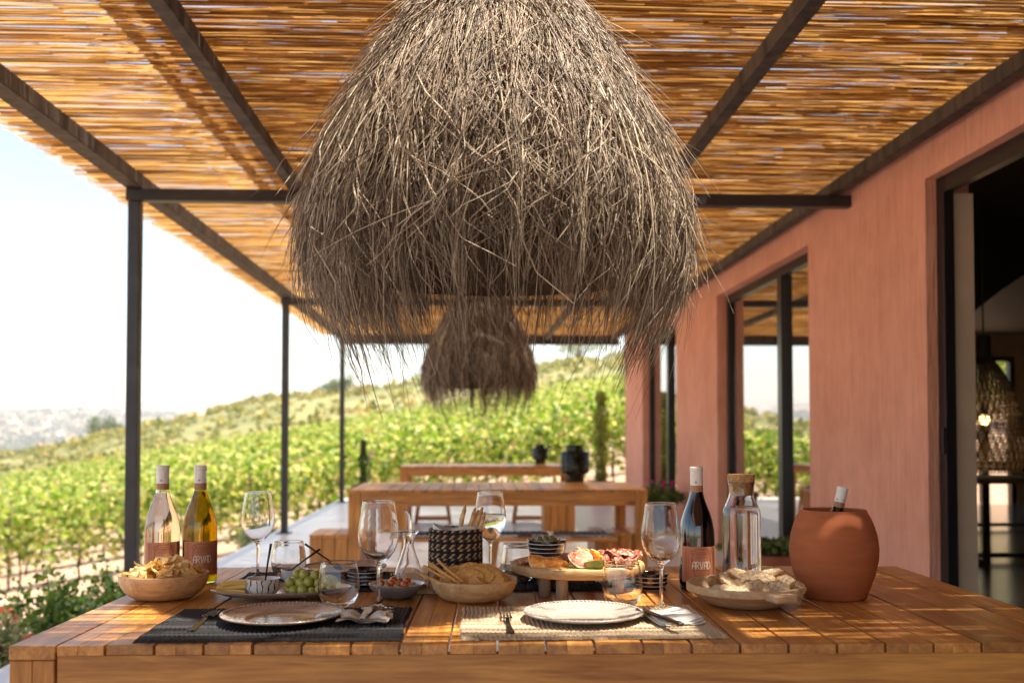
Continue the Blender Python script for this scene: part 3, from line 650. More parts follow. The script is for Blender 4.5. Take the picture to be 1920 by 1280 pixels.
# smoked glass lanterns
M['smoke']=thinglass('smoked_glass',(.36,.35,.33),1.45,(.55,.55,.55))
def lantern(x,y,z,s,lab):
    t=thing('lantern',lab,'lantern',(x,y,z),0,'smoked glass lanterns'); mb=MB()
    mb.lathe([(.001,.006),(.062,.006),(.065,.0),(.07,.0),(.072,.055),(.10,.065),(.112,.08),(.112,.225),(.108,.235),(.068,.24),(.066,.285),(.063,.285),(.063,.236),(.104,.231),(.106,.082),(.066,.07),(.065,.01)],36)
    for i in range(len(mb.v)): mb.v[i]=tuple(q*s for q in mb.v[i])
    mb.build('glass_body',M['smoke'],t,30); mb=MB(); mb.lathe([(.001,.012),(.035,.012),(.036,.10),(.03,.103),(.001,.103)],20)
    for i in range(len(mb.v)): mb.v[i]=tuple(q*s for q in mb.v[i])
    mb.build('candle',M['capsule'],t,40)
p_=at(1078,903,TZ); lantern(p_.x,p_.y,TZ+.001,1.0,'large smoked glass lantern standing on the second table')
lantern(.835,12.2,TZ+.001,.85,'smaller smoked glass lantern standing on the farthest table')
# planters
M['clay']=plain('terracotta_clay',(.33,.12,.065),.75,.2,9,.2,.002); M['darkpot']=plain('dark_brown_planter',(.10,.055,.05),.6,.2,9)
M['soil']=plain('soil',(.06,.04,.03),.95,.3,60,.5,.003)
M['herb']=leafmat('planter_leaves',[(0,(.03,.07,.015)),(.6,(.07,.13,.025)),(1,(.15,.21,.05))],.3); M['magenta']=leafmat('magenta_petals',[(0,(.45,.02,.18)),(1,(.65,.06,.35))],.3)
M['cyp']=leafmat('cypress_leaves',[(0,(.10,.14,.02)),(.6,(.24,.28,.05)),(1,(.40,.40,.10))],.4)
def planter(x,y,r,h,lab,pot,plant,square=False,flowers=0,ph=.4,n=900,cyp=False):
    t=thing('planter',lab,'planter',(x,y,.002),0,None); mb=MB()
    if square: mb.box(-r*.6,r*.6,-r,r,0,h,b=.012)
    else: mb.lathe([(.001,0),(r*.62,0),(r,h*.96),(r*1.05,h*.96),(r*1.05,h),(r*.93,h),(r*.9,h*.9),(.001,h*.9)],28)
    mb.build('pot',pot,t,35)
    if square: mb=MB(); mb.box(-r*.55,r*.55,-r*.95,r*.95,h-.02,h+.004); mb.build('soil',M['soil'],t)
    if cyp:
        z=rng.random(n)**1.15*ph; rr=(.13 if ph>1 else .07)*np.sin(np.clip(z/ph*2.2+.5,0,3.14))**.8*(1+.25*np.sin(z*19))*(rng.random(n)**.4); a=rng.uniform(0,6.28,n); C=np.stack([rr*np.cos(a),rr*np.sin(a),h*.95+z],1); V,Fc=leaves(C,.055,2.2,asp=.4)
        mb=MB(); mb.tube([(0,0,h*.85),(0,0,h+ph*.8)],[.02,.006],6); mb.build('trunk',M['bark'],t)
    else:
        k=16; c0=rng.normal(size=(k,3))*np.array([r*.6,r*(.75 if square else .6),ph*.22]); c0[:,2]=np.abs(c0[:,2])+h+.02
        C=c0[rng.integers(0,k,n)]+rng.normal(size=(n,3))*np.array([r*.28,r*.28,ph*.13]); C[:,2]=np.maximum(C[:,2],h-.05); V,Fc=leaves(C,rng.uniform(.03,.06,n),.8)
        mb=MB()
        for q in c0: mb.tube([(q[0]*.3,q[1]*.3,h*.88),(q[0]*.8,q[1]*.8,(h+q[2])/2+.01),tuple(q)],.004,4)
        mb.build('stems',M['herb'],t)
    npmesh('foliage',V,Fc,plant,t)
    if flowers:
        C=rng.normal(size=(flowers,3))*np.array([r*.6,r*.6,ph*.25]); C[:,2]=np.abs(C[:,2])+h+ph*.25; V,Fc=leaves(np.repeat(C,5,0)+rng.normal(size=(flowers*5,3))*.018,.045,.8); [npmesh('flower',V[q*20:q*20+20],Fc[:5],M['magenta'],t) for q in range(flowers)]
planter(2.08,16.0,.21,.36,'terracotta pot with a slender yellow green cypress at the far end of the terrace',M['clay'],M['cyp'],ph=1.45,n=2600,cyp=True)
planter(-1.80,16.6,.16,.28,'small pot with a thin dark cypress at the far left of the terrace',M['darkpot'],M['herb'],ph=.75,n=1300,cyp=True)
planter(2.14,11.3,.19,.36,'dark tapered planter with green leaves and magenta flowers by the pink pillar',M['darkpot'],M['herb'],flowers=6,ph=.26,n=800)
planter(2.2,7.15,.28,.27,'rectangular terracotta planter with low green herbs under the carafe',M['clay'],M['herb'],square=True,ph=.18,n=900)
# ---------------------------------------------------------------- placemats
def placemat(x0,x1,y0,y1,lab,base,hi,seed,rz=0,axis='Y'):
    m=plain('woven_'+('dark' if base[0]<.1 else 'natural')+'_fibre_%d'%seed,base,.95,.3,420,.5,.0008,c2=hi)
    cx,cy=(x0+x1)/2,(y0+y1)/2; t=thing('placemat',lab,'placemat',(cx,cy,TZ+.0005),rz,'woven placemats under the place settings'); W,D=x1-x0,y1-y0; nx=int(W/.0018); ny=46
    r=np.random.default_rng(seed); u=np.linspace(0,1,nx+1); v=np.linspace(0,1,ny+1); U,V_=np.meshgrid(u,v,indexing='ij')
    rib=W/ .0088; je=np.repeat(r.normal(0,.0016,nx//5+2),5)[:nx+1]; je2=np.repeat(r.normal(0,.0016,nx//5+2),5)[:nx+1]
    X=(U-.5)*W+.0022*np.sin(V_*7+seed)+.0009*np.sin(V_*23+seed+U*9); Y_=(V_-.5)*D+je[:,None]*(1-V_)+je2[:,None]*V_
    Z=.0030+.0026*np.abs(np.sin(U*rib*math.pi))**.6+.0004*np.sin(V_*150+np.floor(U*rib)*2.1)+.0011*np.sin(U*11+seed)*np.sin(V_*6)*.6
    ed=np.minimum(np.minimum(U,1-U)*W,np.minimum(V_,1-V_)*D); Z=Z*np.clip(ed/.004,.12,1)
    P=np.stack([X,Y_,Z],-1).reshape(-1,3); i=np.arange(nx*(ny+1)).reshape(nx,ny+1)[:,:-1].ravel(); Fc=np.stack([i,i+ny+1,i+ny+2,i+1],1)
    B=P.copy(); B[:,2]=.0003; n=len(P); FB=(Fc+n)[:,::-1]
    b=np.r_[np.arange(0,ny+1),np.arange(1,nx+1)*(ny+1)+ny,nx*(ny+1)+np.arange(ny-1,-1,-1),np.arange(nx-1,0,-1)*(ny+1)]; b2=np.roll(b,-1)
    FS=np.stack([b,b2,b2+n,b+n],1)
    npmesh('weave',np.r_[P,B],np.r_[Fc,FB,FS],m,t,True); return t
DK=((.008,.008,.010),(.035,.036,.042)); BG=((.42,.29,.18),(.72,.56,.38))
placemat(-.615,-.130,1.83,2.165,'black woven placemat at the front left of the near table',*DK,1)
placemat(-.022,.475,1.828,2.165,'natural beige woven placemat at the front right of the near table',*BG,2)
placemat(-.60,-.20,2.40,2.72,'black woven placemat at the far left side, under the back plate',*DK,3)
placemat(-.185,.09,2.36,2.70,'beige woven placemat behind the glass oil cruet',*BG,4)
placemat(.10,.47,2.39,2.70,'black woven placemat behind the round serving board',*DK,5)
MZ=TZ+.0058
# ---------------------------------------------------------------- plates
M['plate']=plain('stoneware_glaze_taupe',(.33,.25,.20),.14,.10,60,.05,.0005,coat=.35,c2=(.41,.32,.265))
M['plate2']=plain('stoneware_glaze_grey',(.36,.31,.28),.2,.06,60,.05,.0005,coat=.2,c2=(.44,.39,.355))
def plate(px,py,r,z,lab,mat,group='beaded dinner plates'):
    c=at(px,py,z); t=thing('plate',lab,'plate',(c.x,c.y,z),0,group); k=r/.12; mb=MB()
    mb.lathe([(.001,.003),(.045*k,.003),(.062*k,.0032),(.068*k,.0046),(.0715*k,.0075),(.075*k,.0078),(.095*k,.0105),(.112*k,.0145),(.1185*k,.0165),(.1205*k,.0178),(.1215*k,.0165),(.119*k,.0140),(.10*k,.0085),(.075*k,.004),(.066*k,.0015),(.062*k,.0),(.058*k,.0),(.056*k,.0012),(.001,.0012)],72)
    for i in range(84):
        a=i*2*math.pi/84; mb.sphere((.1172*k*math.cos(a),.1172*k*math.sin(a),.0163),.0031,8,6,sq=(1,1,.8))
    for rr,nn,q in ((.110,64,.0016),(.101,80,.0013),(.092,60,.0014),(.083,56,.0012)):
        for i in range(nn):
            a=(i+.5)*2*math.pi/nn; zz=float(np.interp(rr,[.075,.095,.112,.1185],[.0078,.0105,.0145,.0165])); mb.sphere((rr*k*math.cos(a),rr*k*math.sin(a),zz-.0004),q,7,5,sq=(1,1,.9))
    mb.build('dish',mat,t,True); return t
plate(530,1163,.1205,MZ,'taupe beaded plate on the black placemat at the front left',M['plate'])
plate(1094,1160,.1195,MZ,'pale grey beaded plate on the beige placemat at the front right',M['plate2'])
plate(645,1072,.112,MZ+.002,'taupe beaded plate at the back left, behind the tumbler',M['plate'])
plate(1010,1078,.10,MZ,'plate on the far side of the table, mostly hidden by the serving board',M['plate2'])
# ---------------------------------------------------------------- glassware
WG=[(.001,.0045),(.006,.0055),(.020,.0032),(.034,.0016),(.0362,.001),(.0362,.0),(.001,.0)]
def wine_glass(px,py,z,s,lab,water=0):
    c=at(px,py,z); t=thing('wine_glass',lab,'wine glass',(c.x,c.y,z),0,'stemmed wine glasses'); mb=MB()
    o=[(.001,.0),(.0362,.0),(.0365,.0012),(.034,.0022),(.018,.0042),(.0075,.0075),(.0042,.015),(.0036,.03),(.0034,.06),(.0038,.080),(.0055,.0895),(.012,.0965),(.024,.1055),(.034,.119),(.0405,.136),(.0425,.152),(.0415,.170),(.0385,.190),(.0355,.208),(.0337,.2215),(.0335,.2232),(.0333,.2239),(.0330,.2242),(.0327,.2239),(.0325,.2232)]
    i=[(.0329,.2205),(.0335,.2165),(.0347,.208),(.0377,.190),(.0407,.170),(.0417,.152),(.0397,.136),(.0332,.1195),(.0232,.1070),(.012,.0990),(.005,.0962),(.001,.0955)]
    mb.lathe(o+i,48); mb.build('glass_body',M['glass'],t,True)
    if water:
        w_=[(r_-.0000,z_) for r_,z_ in i if z_<water][::-1]; zz=water; ri=float(np.interp(zz,[q[1] for q in i][::-1],[q[0] for q in i][::-1]))
        mb=MB(); mb.lathe([(r_+.00025 if r_>.002 else r_,z_-.0002) for r_,z_ in w_]+[(ri+.00025,zz),(ri-.001,zz-.0004),(.001,zz-.0005)],48); mb.build('water',M['water'],t,True)
    t.scale=(s,s,s); return t
wine_glass(483,1083,TZ+.002,1.0,'empty wine glass between the white wine bottle and the middle post')
wine_glass(709,1140,MZ,1.02,'empty wine glass on the black placemat, in front of the oil cruet')
wine_glass(919,1080,MZ,.985,'wine glass half filled with water behind the bread basket',.163)
wine_glass(1240,1140,MZ,1.0,'empty wine glass on the beige placemat beside the dark wine bottle')
def tumbler(px,py,z,s,lab):
    c=at(px,py,z); t=thing('tumbler',lab,'tumbler',(c.x,c.y,z),0,'stemless glass tumblers'); mb=MB()
    o=[(.001,.001),(.020,.0),(.026,.0015),(.034,.008),(.0415,.022),(.0455,.038),(.0452,.052),(.0425,.070),(.0395,.086),(.0380,.0938),(.0378,.0950),(.0376,.0957),(.0373,.0960),(.0370,.0957),(.0368,.0950)]
    i=[(.0370,.0935),(.0377,.0905),(.0387,.086),(.0416,.070),(.0442,.052),(.0444,.038),(.0402,.024),(.032,.0125),(.022,.0075),(.001,.0062)]
    mb.lathe(o+i,48); mb.build('glass_body',M['glass'],t,True); t.scale=(s,s,s); return t
tumbler(541,1083,MZ,.98,'empty stemless glass behind the grapes, left of the back plate')
tumbler(635,1136,MZ,.99,'empty stemless glass in front, between the grapes and the left napkin')
tumbler(972,1090,MZ,1.0,'stemless glass half hidden behind the striped olive bowl')
tumbler(1167,1135,MZ,.97,'empty stemless glass at the right edge of the grey plate')
# oil cruet
c=at(766,1106,TZ); t=thing('oil_cruet','conical glass oil cruet with a funnel neck and spout, nearly empty','cruet',(c.x,c.y,TZ)); mb=MB()
mb.lathe([(.001,.002),(.036,.0),(.0445,.003),(.0455,.008),(.040,.026),(.028,.060),(.017,.092),(.0125,.106),(.0120,.118),(.0125,.124),(.016,.132),(.0250,.1405),(.0258,.1416),(.0261,.1424),(.0259,.1430),(.0253,.1430),(.0246,.1423),(.0235,.1412),(.015,.1345),(.0112,.125),(.0106,.118),(.0111,.106),(.0155,.092),(.0265,.060),(.0385,.026),(.0438,.009),(.042,.0055),(.036,.0035),(.001,.0045)],48); gb=mb.build('glass_body',M['glass'],t,True)
mb=MB(); pts=[(0,0,.112),(0,0,.14),(0,0,.165),(-.0015,0,.180),(-.006,0,.190),(-.012,0,.193)]; mb.tube(pts,[.0068,.0068,.0066,.0056,.004,.0026],16); mb.build('spout',M['glass'],t,True)
M['oil']=glass('olive_oil',(.85,.68,.05),1.46)
mb=MB(); mb.lathe([(.001,.0042),(.036,.0033),(.0422,.0053),(.0441,.009),(.0422,.0155),(.041,.0152),(.001,.015)],48); mb.build('oil',M['oil'],t,True)
# ---------------------------------------------------------------- wine bottles
BP=[(.001,.004),(.034,.0),(.0405,.002),(.0425,.007),(.0430,.03),(.0430,.125),(.0422,.145),(.0385,.165),(.0310,.188),(.0225,.210),(.0170,.228),(.0148,.243),(.0142,.256),(.0142,.292),(.001,.292)]
def glyph(ch):
    A=[[(0,0),(.02,.5),(.10,.82),(.26,1),(.42,1),(.46,.9),(.46,0)],[(.02,.42),(.46,.42)]]
    return {'A':A,'R':[[(0,0),(0,1),(.26,1),(.40,.88),(.40,.66),(.26,.52),(0,.52)],[(.12,.50),(.46,0)]],'V':[[(0,1),(.16,.0),(.22,.0),(.46,1)]],'D':[[(0,0),(0,1),(.22,1),(.42,.8),(.46,.5),(.42,.2),(.22,0),(0,0)]]}[ch]
def label_parts(t,r,z0,h,ac,hw):
    "paper label wrapped on the bottle: ac = azimuth of its centre, hw = half angle"
    mats=[M['label'],M['labelprint'],M['labelink']]; mb=MB()
    def P(u,v,o=.0004): 
        a=ac+ (u-.5)*2*hw; return ((r+o)*math.cos(a),(r+o)*math.sin(a),z0+h*v)
    mb.grid(lambda u,v:P(u,v),40,6,0)
    Wd=2*hw*r
    def stroke(pts,wd,mi,o):
        for (a,b),(c_,d) in zip(pts,pts[1:]):
            k=max(1,int(math.hypot((c_-a)*Wd,(d-b)*h)/.004)); 
            for q in range(k):
                u0,v0=a+(c_-a)*q/k,b+(d-b)*q/k; u1,v1=a+(c_-a)*(q+1)/k,b+(d-b)*(q+1)/k
                dx,dy=(u1-u0)*Wd,(v1-v0)*h; L=math.hypot(dx,dy)+1e-9; nx,ny=-dy/L*wd/2/Wd,dx/L*wd/2/h; ex,ey=dx/L*wd*.3/Wd,dy/L*wd*.3/h
                mb.add([P(u0+nx-ex,v0+ny-ey,o),P(u0-nx-ex,v0-ny-ey,o),P(u1-nx+ex,v1-ny+ey,o),P(u1+nx+ex,v1+ny+ey,o)],[(0,1,2,3)],mi)
    # amphora emblem
    half=[(.0,.93),(.13,.93),(.17,.90),(.15,.86),(.17,.82),(.215,.74),(.225,.60),(.21,.42),(.16,.22),(.10,.10),(.0,.07)]
    for s in (1,-1):
        stroke([(.5+s*x,y) for x,y in half],.0018,1,.0007)
        stroke([(.5+s*.17,.89),(.5+s*.24,.88),(.5+s*.25,.82),(.5+s*.20,.79)],.0018,1,.0007)
        for x in (.30,.345,.39): stroke([(.5+s*x,.05),(.5+s*x,.95)],.0006,1,.0006)
        for i in range(17): y=.06+i*.054; stroke([(.5+s*.365,y),(.5+s*.365,y+.022)],.0016,1,.0008)
    for y in (.86,.81,.79,.70,.15,.19): stroke([(.36,y),(.64,y)],.0009,1,.0006)
    for i in range(9): stroke([(.385+i*.028,.75),(.395+i*.028,.75)],.0012,1,.0007)
    x=.5-.213; 
    for ch in 'ARVAD':
        for st in glyph(ch): stroke([(x+a*.145,.38+b*.20) for a,b in st],.0019,2,.0010)
        x+=.087
    for i in range(11): stroke([(.36+i*.026,.345),(.372+i*.026,.345)],.0010,1,.0007)
    mb.build('label',mats,t)
M['label']=plain('terracotta_paper_label',(.52,.21,.11),.6,.05,60); M['labelprint']=plain('dark_red_label_print',(.30,.09,.045),.6,.05,60); M['labelink']=plain('cream_label_lettering',(.86,.80,.70),.5,.03,60)
M['inkmark']=plain('capsule_print',(.12,.08,.07),.6)
def bottle(px,py,z,lab,gmat,liquid=None,level=.225,face=0,name='wine_bottle',s=1.0,grp='wine bottles with terracotta labels',tilt=None):
    c=at(px,py,z); t=thing(name,lab,'wine bottle',(c.x,c.y,z),0,grp); mb=MB(); th=.0016
    inner=[(max(r_-th*1.3,.001),z_+(.004 if z_<.01 else 0)) for r_,z_ in BP[1:-1]]; inner=[(r_,max(z_,.006)) for r_,z_ in inner][::-1]
    if liquid is None: mb.lathe(BP,48)
    else: mb.lathe(BP[:-1]+inner+[(.001,.0062)],48)
    mb.build('glass_body',gmat,t,45)
    if liquid:
        ip=inner[::-1]; ll=[(r_+.0003,z_-.0003) for r_,z_ in ip if z_<level]; ri=float(np.interp(level,[q[1] for q in ip],[q[0] for q in ip]))
        mb=MB(); mb.lathe([(.001,.0058)]+ll+[(ri+.0003,level),(.001,level-.0003)],48); mb.build('wine',liquid,t,45)
    mb=MB(); mb.lathe([(.0147,.2515),(.0152,.2515),(.0152,.284),(.0158,.2845),(.0160,.292),(.0156,.2955),(.0145,.2965),(.001,.2965)],32); cp=mb.build('capsule',M['capsule'],t,50)
    mb=MB(); mb.lathe([(.0150,.236),(.0158,.236),(.0156,.2513),(.0150,.2514)],32); mb.build('capsule_band',M['capband'],t,50)
    mb=MB()
    for w0 in (-.5+face,.9+face):
        for i in range(4):
            a=-math.pi/2+w0+i*.09; mb.add([(.01545*math.cos(a+d),.01545*math.sin(a+d),zz) for d,zz in ((-.035,.2575),(.035,.2575),(.035,.2605),(-.035,.2605))],[(0,1,2,3)])
        a=-math.pi/2+w0+.13; mb.add([(.01545*math.cos(a+d),.01545*math.sin(a+d),zz) for d,zz in ((-.05,.2625),(.05,.2625),(.05,.2635),(-.05,.2635))],[(0,1,2,3)])
    mb.build('print',M['inkmark'],cp)
    if tilt is None: label_parts(t,.0432,.022,.085,-math.pi/2+face,1.22)
    t.scale=(s,s,s)
    if tilt: t.rotation_euler=tilt
    return t
M['clearbottle']=glass('clear_bottle_glass',(1,.99,.97),1.5); M['olivebottle']=glass('olive_bottle_glass',(.62,.60,.20),1.5)
M['rose']=glass('rose_wine',(1.0,.80,.62),1.34); M['whitewine']=glass('golden_wine',(.86,.53,.06),1.34)
M['darkbottle'],nt,p=newmat('dark_bottle_glass'); p.inputs['Base Color'].default_value=(.004,.004,.007,1); p.inputs['Roughness'].default_value=.05; p.inputs['Coat Weight'].default_value=1; p.inputs['Specular IOR Level'].default_value=.8
bottle(303,1093,TZ,'clear bottle of pale rosé wine, leftmost bottle, behind the bowl of crisps',M['clearbottle'],M['rose'],.228,.42)
bottle(374,1091,TZ,'olive glass bottle of white wine standing right of the rosé bottle',M['olivebottle'],M['whitewine'],.232,.42)
bottle(1307,1104,TZ,'dark bottle of red wine with an orange label, between wine glass and carafe',M['darkbottle'],None,face=.05)
# ---------------------------------------------------------------- carafe
c=at(1391,1087,TZ); t=thing('water_carafe','tall glass carafe of water with a cork stopper','carafe',(c.x,c.y,TZ)); mb=MB()
O=[(.001,.0015),(.040,.0),(.0465,.003),(.0485,.009),(.0487,.06),(.0487,.168),(.0470,.180),(.0390,.199),(.0335,.212),(.0315,.224),(.0318,.238),(.0336,.2490),(.0341,.2512),(.0342,.2521),(.0338,.2527),(.0333,.2523),(.0330,.2512)]
I=[(.0326,.2490),(.0318,.2450),(.0306,.238),(.0302,.224),(.0322,.212),(.0378,.198),(.0452,.179),(.0466,.166),(.0466,.06),(.0464,.012),(.044,.007),(.001,.006)]
mb.lathe(O+I,64); mb.build('glass_body',M['glass'],t,True)
mb=MB(); ip=I[::-1]; ll=[(r_+.0003 if r_>.002 else r_,z_-.0003) for r_,z_ in ip if z_<.188]; ri=float(np.interp(.188,[q[1] for q in ip],[q[0] for q in ip])); mb.lathe(ll+[(ri+.0003,.188),(ri-.0015,.1872),(.001,.187)],64); mb.build('water',M['water'],t,45)
mb=MB(); mb.lathe([(.001,.218),(.0285,.218),(.0298,.238),(.0325,.2525),(.0345,.2532),(.0350,.258),(.0350,.270),(.0338,.2725),(.001,.273)],40); mb.build('stopper',M['cork'],t,40)
# ---------------------------------------------------------------- cooler
M['cooler']=plain('matt_terracotta_cooler',(.43,.125,.045),.85,.14,9,.5,.0012,sc=(1,1,5))
c=at(1564,1119,TZ); CCx,CCy=c.x,c.y; t=thing('wine_cooler','barrel shaped terracotta wine cooler at the right of the near table','wine cooler',(c.x,c.y,TZ)); mb=MB()
mb.lathe([(.001,.0),(.066,.0),(.072,.004),(.080,.025),(.091,.055),(.0985,.090),(.100,.115),(.096,.145),(.0885,.170),(.0815,.186),(.0765,.1945),(.0745,.1985),(.0740,.2010),(.0728,.2022),(.0712,.2018),(.0695,.199),(.073,.190),(.083,.165),(.090,.135),(.092,.10),(.085,.06),(.072,.02),(.001,.014)],72); mb.build('vessel',M['cooler'],t,True)
bottle(1564,1119,TZ,'tilted dark wine bottle whose white capsule rises out of the terracotta cooler',M['darkbottle'],None,face=-.6,name='chilled_wine_bottle',tilt=(R(0),R(14),0))
bb=[o for o in scn.objects if o.name.startswith('chilled')][0]; bb.location=(CCx-.030,CCy+.01,TZ+.0125+.01); bb.scale=(.80,.80,.80)
# ---------------------------------------------------------------- bowls
def wood_bowl(px,py,r,h,mat,lab,foot=.45,name='wooden_bowl'):
    c=at(px,py,TZ); t=thing(name,lab,'bowl',(c.x,c.y,TZ)); mb=MB()
    out=[(.001,.0),(r*foot,.0)]+[(r*(foot+(1-foot)*math.sin(q*math.pi/2)**.9),h*(1-math.cos(q*math.pi/2)**1.0)) for q in (.12,.25,.4,.55,.7,.85,.97)]+[(r*.995,h*.985),(r*.975,h)]
    inn=[(r*.95,h*.97)]+[(r*.93*(foot*.8+(1-foot*.8)*math.sin(q*math.pi/2)),h*.94-(h*.94-.010)*(math.cos(q*math.pi/2))) for q in (.92,.75,.55,.35,.15)]+[(.001,.0095)]
    mb.lathe(out+inn,56); mb.build('bowl_body',mat,t,True); return c
CH1=wood_bowl(307,1120,.100,.058,M['bowlwood'],'wooden bowl of potato crisps in front of the rosé bottle')
CR1=wood_bowl(889,1124,.098,.050,M['bowlwood'],'wooden bowl of crackers in front of the woven basket')
def drop(o,x,y,z,rot,lab=None): o.location=(x,y,z); o.rotation_euler=rot
# crisps
M['crisp']=leafmat('fried_potato_crisp',[(0,(.76,.52,.19)),(.5,(.86,.67,.31)),(1,(.90,.76,.44))],.25)
def crisp(seed):
    r=random.Random(seed); mb=MB(); a,b=r.uniform(.018,.025),r.uniform(.013,.018); q1,q2,p1=r.uniform(6,17),r.uniform(-16,6),r.uniform(0,6)
    def fn(u,v):
        an=u*2*math.pi; x=a*v*math.cos(an)*(1+.08*math.sin(3*an+p1)); y=b*v*math.sin(an); return (x,y,q1*x*x+q2*y*y+.0018*math.sin(x*320+p1)*v+.0014*math.sin(y*400+x*150))
    mb.grid(fn,22,6); n0=len(mb.v); mb.v+=[(x,y,z-.0009) for x,y,z in mb.v[:n0]]; f0=list(mb.f); mb.f+=[tuple(i+n0 for i in f)[::-1] for f in f0]; mb.m+=[0]*len(f0)
    return mb.build('potato_crisp',M['crisp'],None,True)
protos=[crisp(i) for i in range(5)]
r=random.Random(4); ncr=0
for i in range(46):
    o=protos[i] if i<5 else protos[i%5].copy()
    if i>=5: col.objects.link(o)
    q=r.random()**.55*.078; a=r.uniform(0,6.28); z=TZ+.044+.034*(1-(q/.085)**2)*r.uniform(.5,1.1)+(.004 if i%7 else .012)
    drop(o,CH1.x+q*math.cos(a),CH1.y+q*math.sin(a),z,(r.uniform(-.7,.7),r.uniform(-.7,.7),r.uniform(0,6)))
    tag(o,'golden wavy potato crisp heaped in the wooden bowl at the left','crisp','potato crisps heaped in the left wooden bowl')
# filling under the heap of crisps is more crisps: a denser lower layer
for i in range(22):
    o=protos[i%5].copy(); col.objects.link(o); a=i*2.4; q=.015+.062*((i%11)/11)**.6; drop(o,CH1.x+q*math.cos(a),CH1.y+q*math.sin(a),TZ+.036+.004*(i%3),(r.uniform(-.3,.3),r.uniform(-.3,.3),a)); tag(o,'golden wavy potato crisp heaped in the wooden bowl at the left','crisp','potato crisps heaped in the left wooden bowl')
# crackers
M['cracker']=plain('golden_cracker',(.74,.34,.085),.7,.25,110,.6,.001,c2=(.88,.52,.18)); M['stick']=plain('baked_breadstick',(.62,.30,.10),.65,.2,45,.6,.0015,c2=(.92,.66,.36))
def cracker():
    mb=MB(); n=28; mb.lathe([(.001,.0035),(.020,.0036),(.029,.0030),(.0305,.0018),(.029,.0004),(.001,0)],n)
    for i,(x,y,z) in enumerate(mb.v): mb.v[i]=(x*1.18,y*.88*(1-.35*x/.03*.3),z+.9*x*x+.0006*math.sin(x*300)*math.sin(y*270))
    return mb.build('cracker',M['cracker'],None,True)
ck=cracker(); r=random.Random(9)
cl=[(-.035,-.010,.050,(.75,.15,.3)),(-.012,-.020,.051,(.85,-.1,0)),(.012,-.012,.055,(.8,.1,-.2)),(.036,-.015,.051,(.7,.25,-.4)),(.05,-.02,.044,(.5,.5,-.6)),(-.03,.015,.053,(.9,0,.2)),(.0,.01,.058,(1.0,.2,.1)),(.03,.012,.056,(.9,.2,-.1)),(-.01,.035,.050,(.8,0,0)),(.03,.038,.050,(.7,.2,0)),(-.045,.03,.046,(.5,-.3,.4)),(.055,.01,.048,(.4,.5,0)),(0,0,.034,(.2,0,0)),(.03,-.03,.04,(.5,.2,1)),(-.03,-.03,.04,(.5,-.2,2))]
for i,(x,y,z,rot) in enumerate(cl):
    o=ck if i==0 else ck.copy()
    if i: col.objects.link(o)
    drop(o,CR1.x+x,CR1.y+y,TZ+z,rot); tag(o,'oval golden cracker piled in the wooden bowl at the centre','cracker','oval crackers in the centre bowl')
def stick(L,rad,seed,mat,name):
    r=random.Random(seed); mb=MB(); n=12; b=r.uniform(-.004,.004)
    mb.tube([(b*math.sin(math.pi*i/n),r.uniform(-.0004,.0004),L*i/n) for i in range(n+1)],[rad*(.55 if i in(0,n) else r.uniform(.88,1.12)) for i in range(n+1)],10); return mb.build(name,mat,None,True)
sk=stick(.085,.0034,3,M['cracker'],'grissini_stick')
for i,(x,y,z,ty,rz) in enumerate([(-.035,-.045,.045,-1.02,-.30),(-.028,-.052,.044,-1.05,-.38),(-.040,-.030,.042,-1.08,-.10),(-.022,-.050,.047,-.98,-.5),(-.045,-.040,.036,-1.2,.0)]):
    o=sk if i==0 else sk.copy()
    if i: col.objects.link(o)
    drop(o,CR1.x+x,CR1.y+y,TZ+z,(0,ty,rz)); tag(o,'thin golden cracker stick leaning on the left rim of the centre bowl','cracker stick','cracker sticks in the centre bowl')
# ---------------------------------------------------------------- woven basket
c=at(854,1107,TZ); BX,BY=c.x,c.y; t=thing('bread_basket','black and natural woven cylinder basket holding breadsticks','basket',(c.x,c.y,TZ)); mb=MB(); RB=.060; HB=.147
M['weave_black']=plain('black_seagrass',(.022,.017,.018),.75,.4,200,.5,.0006); M['weave_nat']=plain('natural_seagrass',(.45,.30,.19),.85,.25,200,.5,.0006)
rows=27; nb=40
for i in range(rows):
    zc=.003+HB*(i+.5)/rows
    for k in range(nb):
        a0=2*math.pi*(k+(i%2)*.5)/nb; lean=.0026 if i>11 else 0
        black=(((k//3)%2)==0) if i<12 else (((k+i)%2)==0 or i%4==1)
        pts=[]
        for q in range(5):
            tt=q/4; a=a0+2*math.pi/nb*(tt*1.15-.07); rr=RB*(1+.02*math.sin(zc*20))-.0022+.0042*math.sin(math.pi*tt); pts.append((rr*math.cos(a),rr*math.sin(a),zc+lean*(tt-.5)*1.6))
        mb.tube(pts,[.0014,.0028,.0031,.0028,.0014],6,0 if black else 1)
mb.lathe([(RB-.004,.003),(RB-.002,.003),(RB-.002,HB),(RB-.004,HB)],40,mi=0)
mb.lathe([(.001,.002),(RB-.003,.002),(RB-.003,.004),(.001,.004)],40,mi=0)
mb.build('woven_wall',[M['weave_black'],M['weave_nat']],t,True)
M['paper']=plain('white_lining_paper',(.78,.76,.75),.7,.03,50)
mb=MB(); mb.grid(lambda u,v:((RB-.006-.002*math.sin(u*40))*math.cos(u*6.283)*(1+.05*v),(RB-.006)*math.sin(u*6.283)*(1+.05*v),HB-.04+v*(.046+.006*math.sin(u*17)+.012*max(0,math.cos((u*6.283-3.5)*1.0))**6)),90,5); mb.build('lining_paper',M['paper'],t,True)
bsk=stick(.16,.0052,5,M['stick'],'breadstick'); r=random.Random(3)
